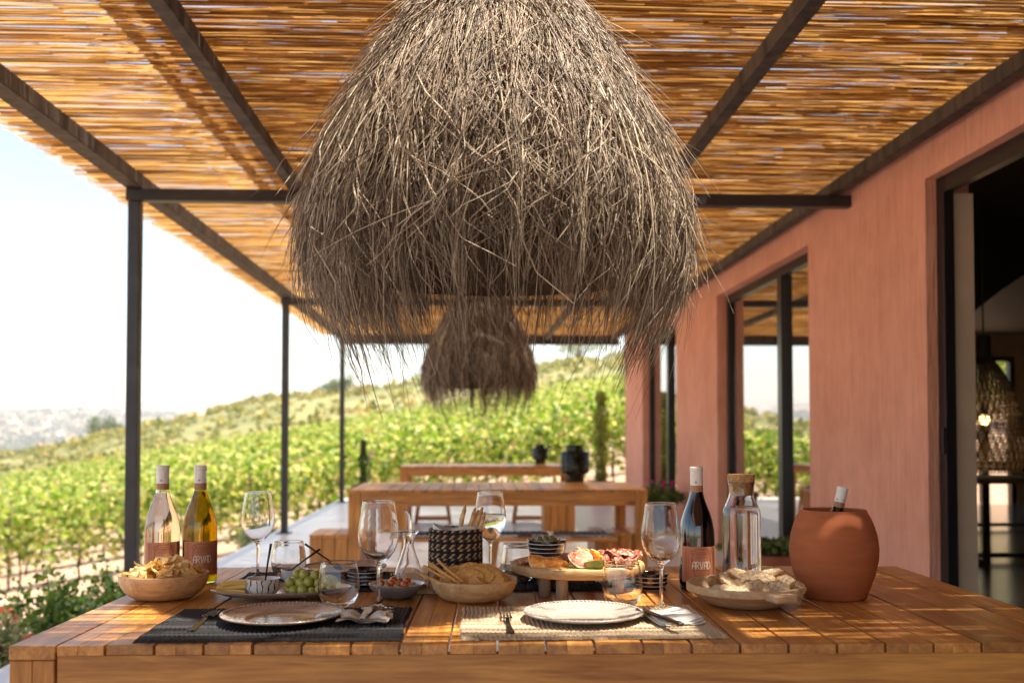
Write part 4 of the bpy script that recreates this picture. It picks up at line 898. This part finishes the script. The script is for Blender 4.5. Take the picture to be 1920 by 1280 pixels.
for i,(dx,dy,ty,tx,dz) in enumerate([(-.012,-.02,.22,-.05,.050),(.000,-.012,.30,.02,.046),(.006,.0,.38,.06,.052),(.012,.012,.27,.1,.040),(.016,.02,.33,-.08,.034),(.020,-.004,.20,-.02,.030),(.026,-.012,.28,.0,.036),(-.004,-.022,.13,-.1,.028)]):
    o=bsk if i==0 else bsk.copy()
    if i: col.objects.link(o)
    drop(o,BX+dx,BY+dy,TZ+dz,(tx,ty,r.uniform(-.1,.1))); tag(o,'knobbly baked breadstick standing in the woven basket','breadstick','breadsticks in the woven basket')
# ---------------------------------------------------------------- striped bowls
def striped(z0,n,h,base=(.012,.010,.016),line=(.72,.68,.66),w_=.16,name='stripes'):
    m,nt,p=newmat('glazed_'+name); tc=N(nt,'ShaderNodeTexCoord'); sx=N(nt,'ShaderNodeSeparateXYZ'); nt.links.new(tc.outputs['Object'],sx.inputs[0])
    a=N(nt,'ShaderNodeMath',operation='MULTIPLY_ADD'); a.inputs[1].default_value=n/h; a.inputs[2].default_value=z0; nt.links.new(sx.outputs[2],a.inputs[0])
    f=N(nt,'ShaderNodeMath',operation='FRACT'); nt.links.new(a.outputs[0],f.inputs[0]); g=N(nt,'ShaderNodeMath',operation='LESS_THAN'); g.inputs[1].default_value=w_; nt.links.new(f.outputs[0],g.inputs[0])
    mx=N(nt,'ShaderNodeMix',data_type='RGBA'); mx.inputs[6].default_value=(*base,1); mx.inputs[7].default_value=(*line,1); nt.links.new(g.outputs[0],mx.inputs[0]); nt.links.new(mx.outputs[2],p.inputs['Base Color']); p.inputs['Roughness'].default_value=.15; p.inputs['Coat Weight'].default_value=.6; return m
M['stripe']=striped(.98,5.0,.050,w_=.20); M['glazewhite']=plain('glazed_white',(.68,.65,.64),.15,.04,30,coat=.6)
M['glazedark']=plain('glazed_black',(.012,.010,.014),.15,.04,30,coat=.6)
def small_bowl(x,y,z,r,h,mat,lab,foot=.58,inmat=None,name='bowl'):
    t=thing(name,lab,'bowl',(x,y,z)); mb=MB()
    mb.lathe([(.001,.0),(r*foot,.0),(r*(foot+.10),h*.12),(r*(foot+.28),h*.42),(r*.94,h*.72),(r*.99,h*.96),(r*.985,h*.995)],48); mb.build('outside',mat,t,45)
    mb=MB(); mb.lathe([(r*.985,h*.995),(r*.965,h),(r*.94,h*.96),(r*.88,h*.7),(r*.72,h*.35),(r*.5,.006),(.001,.0055)],48); mb.build('inside',inmat or M['glazewhite'],t,True); return t
def pile(proto,n,cx,cy,z,rad,dome,lab,cat,grp,jit=.0,seed=1,squash=1):
    r=random.Random(seed)
    for i in range(n):
        o=proto if i==0 else proto.copy()
        if i: col.objects.link(o)
        q=rad*math.sqrt((i+.5)/n); a=i*2.39996+seed; drop(o,cx+q*math.cos(a),cy+q*math.sin(a)*squash,z+dome*(1-(q/rad)**2)+r.uniform(-jit,jit),(r.uniform(-.6,.6),r.uniform(-.6,.6),r.uniform(0,6.2))); tag(o,lab,cat,grp)
# serving board on legs
c=at(1083,1110,TZ); SX,SY=c.x,c.y; t=thing('serving_board','round wooden serving board raised on stubby legs, carrying figs and ham','serving board',(c.x,c.y,TZ)); mb=MB()
SB0=.050; SB1=.074
mb.lathe([(.001,SB0),(.150,SB0),(.1565,SB0+.003),(.159,SB0+.009),(.159,SB1-.006),(.157,SB1-.002),(.150,SB1),(.001,SB1)],96); mb.build('board',M['boardwood'],t,35)
for a in (-2.05,-2.45,-.78,1.2,2.3,.5): 
    mb=MB(); rr=.118 if a not in(-2.45,) else .100
    aa={-2.05:-1.98,-2.45:-2.55}.get(a,a); mb.lathe([(.001,0),(.0125,0),(.0140,.002),(.0142,SB0-.0005),(.001,SB0-.0005)],16,(rr*math.cos(aa),rr*math.sin(aa),.0)); mb.build('leg',M['legwood'],t,40)
BZ=TZ+SB1+.0006
small_bowl(SX-.073,SY-.012+.03,BZ,.048,.050,M['stripe'],'black bowl with white stripes, filled with olives, on the serving board')
M['olive']=plain('green_olive_skin',(.16,.15,.045),.25,.3,60,coat=.3,c2=(.30,.27,.10))
mb=MB(); mb.sphere((0,0,0),.0085,14,10,sq=(1,1,1.25)); mb.build('olive',M['olive'],None,True); ol=bpy.data.objects['olive']
pile(ol,13,SX-.073,SY+.018,BZ+.040,.034,.010,'green olive heaped in the striped bowl on the board','olive','olives in the striped bowl',.001,2)
# figs
M['figskin']=plain('green_fig_skin',(.20,.24,.035),.45,.3,30,.15,.0006,c2=(.38,.38,.07)); M['figrim']=plain('pale_fig_rim',(.78,.60,.42),.6,.08,80); 
m,nt,p=newmat('red_fig_flesh'); v=coords(nt); vo=N(nt,'ShaderNodeTexVoronoi'); vo.inputs['Scale'].default_value=420; nt.links.new(v,vo.inputs[0]); nn=noise(nt,v,60,4,.6,1.5)
c1=ramp(nt,nn,[(.3,(.50,.07,.04)),(.5,(.72,.20,.10)),(.68,(.86,.50,.30))]); nt.links.new(c1,p.inputs['Base Color']); p.inputs['Roughness'].default_value=.3; bump(nt,p,vo.outputs[0],.6,.0015); M['figflesh']=m
m2,nt,p=newmat('orange_fig_flesh'); v=coords(nt); nn=noise(nt,v,60,4,.6,1.5); nt.links.new(ramp(nt,nn,[(.35,(.65,.12,.02)),(.55,(.85,.36,.05)),(.7,(.90,.58,.18))]),p.inputs['Base Color']); p.inputs['Roughness'].default_value=.3; M['figorange']=m2
def fig_piece(frac,r=.024,flesh='figflesh',skin='figskin'):
    "a wedge of a fig spanning the angle frac*2pi, cut faces towards +x"
    mb=MB(); n=10; m_=14; prof=[(r*math.sin(math.pi*j/n)*(1 if j<n/2 else 1-.25*((j-n/2)/(n/2))),-r*math.cos(math.pi*j/n)*(1 if j<n/2 else 1.25)) for j in range(n+1)]
    a0=-frac*math.pi; 
    mb.grid(lambda u,v:(lambda q:(-(q[0])*math.cos(a0+2*-a0*u),(q[0])*math.sin(a0+2*-a0*u),q[1]))((np.interp(v*n,range(n+1),[p[0] for p in prof]),np.interp(v*n,range(n+1),[p[1] for p in prof]))),m_,n,0)
    for s in (-1,1):
        a=a0*s
        for lo,hi,mi,bulge in ((.82,1,1,0),(0,.82,2,.0022)):
            mb.grid(lambda u,v:(lambda R_,Z_:(-R_*math.cos(a)*1.0+(bulge*math.sin(math.pi*u)*math.sin(math.pi*v))*1.0,R_*math.sin(a),Z_))(np.interp(v*n,range(n+1),[p[0] for p in prof])*(lo+(hi-lo)*u),np.interp(v*n,range(n+1),[p[1] for p in prof])*(.93+.07*(lo+(hi-lo)*u))),6,n,mi)
    return mb.build('fig_piece',[M[skin],M['figrim'],M[flesh]],None,True)
figs=[(-.003,-.118,.017,(1.1,-.75,-1.50),.5,.026,'figflesh','halved green fig showing pink flesh at the centre of the board'),
 (.026,-.122,.012,(1.2,-.9,.9),.30,.026,'figflesh','green fig quarter with its skin turned outward beside the open fig'),
 (.045,-.095,.018,(.9,-.5,-1.0),.30,.025,'figorange','orange fleshed fig quarter behind the green one'),
 (.012,-.090,.026,(1.0,-.6,-1.6),.30,.022,'figorange','fig piece at the back of the opened fig, topmost of the fruit'),
 (-.100,-.104,.010,(1.1,-.65,-1.9),.34,.023,'figorange','yellow fig quarter with orange flesh, leftmost of the fruit'),
 (-.066,-.108,.010,(1.3,-.6,-1.3),.30,.021,'figorange','yellow fig quarter second from the left on the board'),
 (-.045,-.098,.010,(1.0,-.7,-1.0),.28,.020,'figorange','small fig quarter just left of the opened fig')]
for dx,dy,dz,rot,fr,rr,fl,lb in figs:
    o=fig_piece(fr,rr,fl); drop(o,SX+dx,SY+dy,BZ+dz+.003,rot); tag(o,lb,'fig','cut figs on the serving board')
# ham
m,nt,p=newmat('cured_ham'); v=coords(nt,(1,1,1)); nn=noise(nt,v,75,4,.6,2.0); nt.links.new(ramp(nt,nn,[(.34,(.15,.022,.012)),(.48,(.34,.075,.04)),(.55,(.50,.20,.12)),(.59,(.80,.58,.44)),(.8,(.85,.70,.56))]),p.inputs['Base Color']); p.inputs['Roughness'].default_value=.55; p.inputs['Subsurface Weight'].default_value=.0; M['ham']=m
def ham(seed,roll=True):
    "a paper-thin slice, either rolled loosely with a ruffled edge or lying almost flat"
    r=random.Random(seed); p1,p2=r.uniform(0,6),r.uniform(0,6); mb=MB(); L=r.uniform(.045,.062)
    def fn(u,v):
        if roll:
            th=p1+v*6.283*1.35; rr=.0065+.0065*v+.0022*math.sin(u*11+p2+v*3)
            x=(u-.5)*L*(1+.12*math.sin(v*9+p1)); return (x,rr*1.25*math.cos(th)+.004*math.sin(u*7+p1),.012+rr*.85*math.sin(th)+.0015*math.sin(u*19+v*8))
        return ((u-.5)*L*1.3+.004*math.sin(v*5+p1),(v-.5)*.036*(1-.5*abs(u-.5))+.003*math.sin(u*9+p1),.004+.0028*math.sin(u*8+p2)+.0022*math.sin(v*9+p1+u*4))
    mb.grid(fn,36,26); n0=len(mb.v); mb.v+=[(x,y,z-.0010) for x,y,z in mb.v[:n0]]; f0=list(mb.f); mb.f+=[tuple(i+n0 for i in f)[::-1] for f in f0]; mb.m+=[0]*len(f0)
    return mb.build('ham_slice',M['ham'],None,True)
hs_=[(.070,-.085,.004,.2,'dark ruffled ham slice just right of the figs'),(.088,-.070,.010,.5,'ruffled ham slice heaped behind the fig quarter'),(.100,-.100,.003,-.2,'ham slice curling over the front edge near the right tumbler'),(.115,-.065,.009,.1,'white edged ham slice at the right of the heap'),(.122,-.030,.004,.8,'ham slice at the rightmost end of the board'),(.07,-.04,.009,-.4,'ham slice at the back of the right heap'),(.095,-.03,.012,.3,'ham slice on top of the right heap'),(-.125,-.050,.0,.4,'flat ham slice at the left edge of the board'),(-.105,-.072,.002,.1,'ham slice left of the yellow figs'),(-.02,-.045,.004,.2,'ham slice between the olive bowl and the opened fig'),(.03,-.045,.008,-.2,'ham slice behind the opened fig')]
for i,(dx,dy,dz,rz,lb) in enumerate(hs_):
    o=ham(i,i<7 or i>8); drop(o,SX+dx,SY+dy,BZ+dz,(0.25 if i<7 else 0,0,rz)); tag(o,lb,'ham slice','ham slices on the serving board')
# stacked striped bowls
c=at(685,1101,TZ); 
for i in range(3): small_bowl(c.x,c.y,TZ+.001+i*.009 ,.042,.028,M['stripe'] if i else M['stripe'],['lowest','middle','topmost'][i]+' black striped bowl of the stack right of the back plate',.7,M['glazedark'])
c=at(1222,1105,TZ); small_bowl(c.x,c.y,TZ+.001,.040,.040,M['stripe'],'black striped bowl on the wood between the right wine glass and the board',.7,M['glazedark'])
# nut bowl
M['bluegrey']=plain('blue_grey_glaze',(.19,.19,.20),.25,.15,40,coat=.5); c=at(744,1120,TZ); NX,NY=c.x,c.y
small_bowl(c.x,c.y,TZ+.001,.0655,.033,M['bluegrey'],'wide grey bowl of nuts and small tomatoes, in front of the oil cruet',.5,M['glazewhite'])
M['nut']=plain('roasted_nut',(.50,.28,.10),.6,.25,60,.3,.0008,c2=(.74,.52,.28)); M['tomato']=plain('tomato_skin',(.55,.10,.02),.2,.2,30,coat=.5)
mb=MB(); mb.sphere((0,0,0),.0065,10,7,sq=(1.3,.85,.7)); nu=mb.build('nut',M['nut'],None,True); pile(nu,34,NX,NY,TZ+.024,.053,.010,'roasted nut in the wide grey bowl','nut','nuts in the grey bowl',.002,5)
mb=MB(); mb.sphere((0,0,0),.0095,14,10,sq=(1,1,.85)); to=mb.build('tomato',M['tomato'],None,True); pile(to,6,NX-.003,NY-.002,TZ+.032,.046,.007,'tiny orange red tomato among the nuts','tomato','small tomatoes in the grey bowl',.001,2)
# ---------------------------------------------------------------- cheese and grape platter
c=at(528,1119,TZ); PXc,PYc=c.x,c.y; t=thing('platter','long taupe oval platter of cheese and grapes behind the left plate','platter',(c.x,c.y,TZ+.0065),.04); mb=MB()
mb.lathe([(.001,.004),(.10,.004),(.125,.006),(.150,.0135),(.1535,.0155),(.155,.014),(.150,.0105),(.125,.0015),(.10,.0),(.001,.0)],72)
for i,(x,y,z) in enumerate(mb.v): mb.v[i]=(x*1.06,y*.56,z)
mb.build('dish',M['plate'],t,True); PZt=TZ+.0108
M['cheese']=plain('yellow_cheese',(.78,.46,.10),.5,.1,40,c2=(.86,.62,.22)); M['orangecheese']=plain('orange_cheese',(.80,.34,.05),.5,.12,40)
mb=MB(); mb.box(-.034,.034,-.006,.006,0,.009,b=.0018); cs=mb.build('cheese_stick',M['cheese'],None,True); r=random.Random(8)
for i in range(13):
    o=cs if i==0 else cs.copy()
    if i: col.objects.link(o)
    drop(o,PXc-.098+r.uniform(-.02,.02),PYc-.026+(i%5)*.013,PZt+.002+.0085*(i//5)+.002,(0,r.uniform(-.05,.05),r.uniform(-.25,.45))); tag(o,'stick of yellow cheese at the left end of the platter','cheese','cheese sticks on the platter')
mb=MB(); mb.box(-.009,.009,-.009,.009,0,.016,b=.0018); cs=mb.build('cheese_cube',M['orangecheese'],None,True)
for i in range(14):
    o=cs if i==0 else cs.copy()
    if i: col.objects.link(o)
    drop(o,PXc+.055+(i%6)*.013-.02,PYc+.022+(i%3)*.010,PZt+.002+.014*(i//7),(r.uniform(-.2,.2),r.uniform(-.2,.2),r.uniform(0,3))); tag(o,'cube of orange cheese behind the grapes on the platter','cheese','cheese cubes behind the grapes')
m,nt,p=newmat('green_grape_skin'); v=coords(nt); nn=noise(nt,v,40,3); nt.links.new(ramp(nt,nn,[(.3,(.30,.31,.045)),(.7,(.50,.48,.12))]),p.inputs['Base Color']); p.inputs['Roughness'].default_value=.3; p.inputs['Subsurface Weight'].default_value=.35; p.inputs['Subsurface Radius'].default_value=(.006,.006,.002); p.inputs['Coat Weight'].default_value=.2
mb=MB(); mb.sphere((0,0,0),.0108,20,14,sq=(1,1,1.06)); gr=mb.build('grape',m,None,True)
gp=[]
for lv,(nx_,ny_) in enumerate(((6,4),(5,3),(3,2))):
    for i in range(nx_):
        for j in range(ny_): gp.append((PXc+.014+(i+.5*lv+(j%2)*.4)*.0205,PYc-.040+(j+.5*lv)*.0195,PZt+.0112+lv*.0160)) if (i*7+j*3+lv)%6 else None
for i,q in enumerate(gp):
    o=gr if i==0 else gr.copy()
    if i: col.objects.link(o)
    o.scale=[r.uniform(.86,1.12)]*3; drop(o,q[0]+r.uniform(-.004,.004),q[1]+r.uniform(-.004,.004),q[2]+r.uniform(-.002,.002),(r.uniform(-.8,.8),r.uniform(-.8,.8),0)); tag(o,'plump green grape in the bunch on the platter','grape','green grapes on the platter')
# dip cups with brush strokes
m,nt,p=newmat('white_glaze_with_black_strokes'); v=coords(nt); tc=N(nt,'ShaderNodeTexCoord'); sx=N(nt,'ShaderNodeSeparateXYZ'); nt.links.new(tc.outputs['Object'],sx.inputs[0]); at2=N(nt,'ShaderNodeMath',operation='ARCTAN2'); nt.links.new(sx.outputs[1],at2.inputs[0]); nt.links.new(sx.outputs[0],at2.inputs[1])
nz=noise(nt,v,26,2); ma=N(nt,'ShaderNodeMath',operation='MULTIPLY_ADD'); ma.inputs[1].default_value=2.3; nt.links.new(at2.outputs[0],ma.inputs[0]); nm=N(nt,'ShaderNodeMath',operation='MULTIPLY_ADD'); nm.inputs[1].default_value=2.4; nt.links.new(nz,nm.inputs[0]); nt.links.new(nm.outputs[0],ma.inputs[2]); nm.inputs[2].default_value=0
sn=N(nt,'ShaderNodeMath',operation='FRACT'); nt.links.new(ma.outputs[0],sn.inputs[0]); nt.links.new(ramp(nt,sn.outputs[0],[(0,(.02,.022,.04)),(.17,(.02,.022,.04)),(.21,(.68,.65,.66)),(1,(.70,.67,.68))]),p.inputs['Base Color']); p.inputs['Roughness'].default_value=.18; p.inputs['Coat Weight'].default_value=.5; M['strokes']=m
def spoon(x,y,z,rot,lab,L=.11):
    t=thing('spoon',lab,'spoon',(x,y,z)); t.rotation_euler=rot; mb=MB(); mb.tube([(0,0,.012),(0,0,L*.5),(.002,0,L)],[.0016,.0022,.0030],8)
    for i,(a,b,c_) in enumerate(mb.v): mb.v[i]=(a,b*.6,c_)
    mb.build('handle',M['blackplastic'],t,True); mb=MB(); mb.sphere((0,0,0),.011,14,8,sq=(.75,.25,1.15)); mb.build('spoon_bowl',M['blackplastic'],t,True)
c=at(493,1116,TZ+.008); small_bowl(c.x,c.y,PZt,.0385,.037,M['strokes'],'white dip cup with black brush strokes at the front of the platter',.72)
M['jam']=plain('dark_fig_jam',(.06,.02,.012),.25,.3,60,.3,.001); M['dip']=plain('creamy_dip',(.55,.36,.16),.5,.1,60,.3,.001)
mb=MB(); mb.lathe([(.001,.0285),(.02,.0282),(.0325,.0272),(.030,.022),(.001,.02)],32); o=mb.build('jam',M['jam'],None,True,loc=(c.x,c.y,PZt)); tag(o,'dark jam filling the brush stroked dip cup','jam')
spoon(c.x+.004,c.y,PZt+.021,(.0,.12,0),'black spoon standing upright in the brush stroked cup',.095)
c2_=at(552,1091,TZ+.008); small_bowl(c2_.x,c2_.y,PZt,.034,.030,M['glazewhite'],'second small white dip cup at the back of the platter',.7); mb=MB(); mb.lathe([(.001,.0235),(.028,.0225),(.026,.018),(.001,.017)],32); o=mb.build('dip',M['dip'],None,True,loc=(c2_.x,c2_.y,PZt)); tag(o,'creamy dip in the small cup at the back of the platter','dip')
spoon(c2_.x-.018,c2_.y,PZt+.020,(.0,.92,0),'black spoon leaning right out of the back dip cup',.10)
spoon(c2_.x+.105,c2_.y+.02,TZ+.045,(.0,-1.0,0),'black spoon leaning left over the back plate, ending behind the tumbler',.10)
# small wooden board under the stack of bowls
# ---------------------------------------------------------------- bread
c=at(1397,1133,TZ); DX,DY=c.x,c.y; t=thing('bread_dish','shallow pale wooden dish with a stubby handle, full of bread','bread dish',(c.x,c.y,TZ)); mb=MB()
mb.lathe([(.001,0),(.070,.0),(.085,.006),(.105,.018),(.117,.028),(.1255,.0305),(.128,.033),(.128,.046),(.1265,.048),(.121,.048),(.119,.046),(.112,.033),(.095,.018),(.08,.011),(.001,.010)],72); mb.build('dish',M['bowlwood2'],t,35)
mb=MB(); mb.box(-.030,.020,-.045,0,-.008,.0085,b=.003); o=mb.build('handle',M['bowlwood2'],t); o.location=(.034,-.120,.0375); o.rotation_euler=(0,0,.30)
M['crumb']=plain('bread_crumb',(.56,.35,.18),.9,.22,170,1.0,.006,c2=(.88,.72,.50)); M['crust']=plain('bread_crust',(.34,.14,.045),.75,.4,40,.6,.002,c2=(.66,.38,.17))
def bread(seed,a=.045,b=.026,th=.014):
    r=random.Random(seed); mb=MB(); n=26; k=[1+.06*math.sin(2*q+r.uniform(0,6))+.03*math.sin(5*q+seed) for q in [i*6.283/n for i in range(n)]]
    ring=lambda s,z:[(a*s*k[i]*math.cos(i*6.283/n),b*s*k[i]*(math.sin(i*6.283/n)*(1 if math.sin(i*6.283/n)>0 else .6)),z) for i in range(n)]
    L=[(ring(.5,0),0),(ring(.88,.0),0),(ring(1,th*.2),1),(ring(1.02,th*.5),1),(ring(1,th*.8),1),(ring(.88,th),0),(ring(.5,th),0)]
    for q,_ in L: mb.v+=q
    for li in range(len(L)-1):
        for i in range(n):
            j=(i+1)%n; mb.f.append((li*n+i,li*n+j,(li+1)*n+j,(li+1)*n+i)); mb.m.append(1 if li in (1,2,3,4) else 0)
    mb.f.append(tuple(range(n))[::-1]); mb.m.append(0); mb.f.append(tuple(range(6*n,7*n))); mb.m.append(0)
    for i,(x,y,z) in enumerate(mb.v): mb.v[i]=(x+r.uniform(-.0007,.0007),y+r.uniform(-.0007,.0007),z+r.uniform(-.0012,.0012))
    return mb.build('bread_slice',[M['crumb'],M['crust']],None,30)
bl=[(0,.010,-.048,.030,(1.15,.05,.10),.046,.030,.015,'large bread slice with an open crumb at the front centre of the dish'),
(1,.018,.0,.044,(1.0,-.1,-.15),.052,.028,.015,'long bread slice lying across the top of the heap'),
(2,-.045,-.010,.040,(.7,.3,.6),.040,.030,.018,'rounded crusty bread slice at the upper left of the heap'),
(3,-.085,-.035,.040,(.9,.9,.9),.030,.018,.018,'bread end poking up at the left rim of the dish'),
(4,-.050,-.066,.030,(.6,.1,-.3),.045,.018,.018,'crusty bread strip at the front left of the dish'),
(5,.062,-.052,.032,(1.0,.6,-.7),.030,.022,.016,'triangular bread piece right of the front slice'),
(6,.080,-.020,.040,(1.1,-.4,.35),.028,.024,.016,'bread slice standing at the right of the dish'),
(7,.098,-.045,.036,(.9,.3,.7),.022,.018,.018,'small square bread piece at the right rim'),
(8,.050,.018,.050,(.5,-.35,-.2),.042,.022,.014,'bread slice tilted at the upper right of the heap'),
(9,.0,.04,.038,(.4,.1,.2),.05,.03,.018,'bread slice at the back of the dish'),
(10,-.01,-.03,.020,(.1,0,.9),.05,.04,.018,'bread slice at the bottom of the heap'),(11,.05,-.02,.022,(.1,.1,.2),.045,.035,.018,'second bread slice at the bottom of the heap, right side'),
(12,.030,-.078,.033,(.7,.2,.4),.026,.012,.012,'crumbly bread piece above the dish handle'),(13,-.012,.016,.056,(.8,.2,.4),.032,.020,.013,'small bread piece crowning the heap')]
for sd,x,y,z,rot,a,b,th,lb in bl: o=bread(sd,a,b,th); drop(o,DX+x,DY+y,TZ+z,rot); tag(o,lb,'bread','pieces of bread in the wooden dish')
# ---------------------------------------------------------------- cutlery and napkins
def fork(mat,lab,x,y,z,rz,L=.195):
    t=thing('fork',lab,'fork',(x,y,z),rz); mb=MB(); th=.0020
    def zc(s): return .0015+.006*math.sin(max(0,min(1,(s-.55)/.3))*math.pi)
    n=14
    for i in range(n):
        s0,s1=i/n*.62,(i+1)/n*.62; w0,w1=[(.0075-.0035*math.sin(min(1,q/.55)*math.pi/2))*(1 if q<.5 else 1) for q in (s0,s1)]
        w0=.0072 if s0<.12 else w0; z0,z1=zc(s0),zc(s1); y0,y1=s0*L,s1*L
        mb.add([(-w0,y0,z0),(w0,y0,z0),(w1,y1,z1),(-w1,y1,z1),(-w0,y0,z0+th),(w0,y0,z0+th),(w1,y1,z1+th),(-w1,y1,z1+th)],[(3,2,1,0),(4,5,6,7),(0,1,5,4),(1,2,6,5),(2,3,7,6),(3,0,4,7)])
    mb.build('handle',mat,t,fix=True); mb=MB(); y0=.62*L
    mb.add([(-.004,y0,zc(.68)),(.004,y0,zc(.68)),(.0115,y0+.02,zc(.8)),(-.0115,y0+.02,zc(.8)),(-.004,y0,zc(.68)+th),(.004,y0,zc(.68)+th),(.0115,y0+.02,zc(.8)+th),(-.0115,y0+.02,zc(.8)+th)],[(3,2,1,0),(4,5,6,7),(0,1,5,4),(1,2,6,5),(2,3,7,6),(3,0,4,7)])
    for k in range(4):
        xx=-.0100+k*.00667; mb.tube([(xx,y0+.016,zc(.8)+.001),(xx,y0+.045,zc(.9)+.0012),(xx*.95,y0+.082,.0045)],[.0016,.0015,.0009],6)
    mb.build('tines',mat,t,fix=True)
    return t
def knife(mat,lab,x,y,z,rz,rx=0,L=.21):
    t=thing('knife',lab,'knife',(x,y,z)); t.rotation_euler=(rx,0,rz); mb=MB(); mb.box(-.0065,.0065,0,L*.45,.0,.0065,b=.0022); mb.build('handle',mat,t); mb=MB()
    q=[(-.006,L*.452),(.0085,L*.452),(.0105,L*.6),(.010,L*.85),(.002,L),(-.006,L*.93)]; mb.add([(a,b,.002) for a,b in q]+[(a,b,.0042) for a,b in q],[(5,4,3,2,1,0),(6,7,8,9,10,11)]+[(i,(i+1)%6,(i+1)%6+6,i+6) for i in range(6)]); mb.build('blade',mat,t); return t
a=at(358,1184,MZ); b=at(425,1131,MZ); L=math.hypot(b.x-a.x,b.y-a.y); fork(M['chrome'],'steel fork lying askew on the black placemat, left of the plate',a.x,a.y,MZ,-math.atan2(b.x-a.x,b.y-a.y),.195)
a=at(958,1188,MZ); fork(M['blackcut'],'dark fork pointing away on the beige placemat, left of the grey plate',a.x,a.y,MZ,.02,.19)
a=at(572,1066,MZ+.0); fork(M['chrome'],'steel fork on the far side, behind the left stemless glass',a.x-.06,a.y-.02,MZ+.001,-1.0,.18)
a=at(745,1092,MZ); fork(M['chrome'],'steel fork on the beige mat behind the oil cruet',a.x,a.y-.03,MZ,.1,.16)
def napkin(cx,cy,W,D,rz,lab,mat,seed,curl=.006):
    t=thing('napkin',lab,'napkin',(cx,cy,MZ),rz); r=random.Random(seed); p1=r.uniform(0,6); mb=MB()
    for l in range(3):
        s=1-.03*l; dz=.0035*l; n0=len(mb.v)
        f=lambda u,v,o=0:((u-.5)*W*s+.003*math.sin(v*4+p1+l),(v-.5)*D*s+.003*math.sin(u*5+p1*2+l),.0008+dz+o+curl*max(0,abs(u-.5)*2-.55)**1.3*(1+.5*math.sin(v*7+p1))*2+.0016*math.sin(u*9+v*6+p1+l)+.001*abs(math.sin(u*14)))
        mb.grid(lambda u,v:f(u,v,.0022),24,16); mb.grid(lambda u,v:f(u,v,0),24,16)
        nu,nv=24,16; A=[i*(nv+1) for i in range(nu+1)]; 
        b=[i for i in range(nv+1)]+[i*(nv+1)+nv for i in range(1,nu+1)]+[nu*(nv+1)+j for j in range(nv-1,-1,-1)]+[i*(nv+1) for i in range(nu-1,0,-1)]
        N_=(nu+1)*(nv+1)
        for i in range(len(b)):
            j=(i+1)%len(b); mb.f.append((n0+b[i],n0+b[j],n0+N_+b[j],n0+N_+b[i])); mb.m.append(0)
    mb.build('cloth',mat,t,True,fix=True); return t
a=at(660,1164,MZ); napkin(a.x,a.y,.048,.085,.10,'left fold of the crumpled cream napkin under the knife',M['linen'],2,.012) if False else None
a=at(686,1165,MZ); t=thing('napkin','crumpled cream napkin on the black placemat','napkin',(a.x,a.y,MZ),-.1); mb=MB()
for l in range(2):
    def nf(u,v,o=0,l=l):
        q=abs(2*u-1); w_=.030+.062*min(1,q*1.15)**.8; h=.0015+.0045*l+.012*math.sin(min(1,q*1.2)*math.pi*.62)**2*(1-.55*abs(2*v-1)**2)
        return ((u-.5)*(.100-.008*l)+.006*math.sin(v*5+l*2)*q,(v-.5)*w_*(1-.08*l)+.004*math.sin(u*9+l),h+o+.0022*math.sin(v*15+u*6+l)*q+.0012*math.sin(v*31+u*3))
    n0=len(mb.v); mb.grid(lambda u,v:nf(u,v,.0018),28,20); mb.grid(lambda u,v:nf(u,v,0) if 0<u<1 and 0<v<1 else nf(u,v,.0018),28,20)
mb.build('cloth',M['linen'],t,True,fix=True)
knife(M['chrome'],'steel knife laid across the cream napkin',a.x-.003,a.y-.060,MZ+.0105,.0,L=.15)
a=at(1258,1162,MZ); napkin(a.x,a.y,.092,.120,.34,'white folded napkin on the beige placemat',M['whitelinen'],5,.005); b1=at(1277,1186,MZ); knife(M['blackcut'],'dark steel knife laid diagonally over the white napkin',b1.x,b1.y-.005,MZ+.0135,.30,L=.19)
# ---------------------------------------------------------------- air
HAZE=True
if HAZE:
    mb=MB(); mb.box(-4200,4200,-60,4900,-80,150); m=bpy.data.materials.new('thin_summer_haze'); m.use_nodes=True; nt=m.node_tree; nt.nodes.remove(nt.nodes['Principled BSDF']); pv=N(nt,'ShaderNodeVolumePrincipled'); pv.inputs['Color'].default_value=(.93,.92,.96,1); pv.inputs['Density'].default_value=.00026; nt.links.new(pv.outputs[0],nt.nodes['Material Output'].inputs['Volume'])
    tag(mb.build('haze',m),'thin pale haze filling the valley and the air over the hills','haze',None,'stuff')
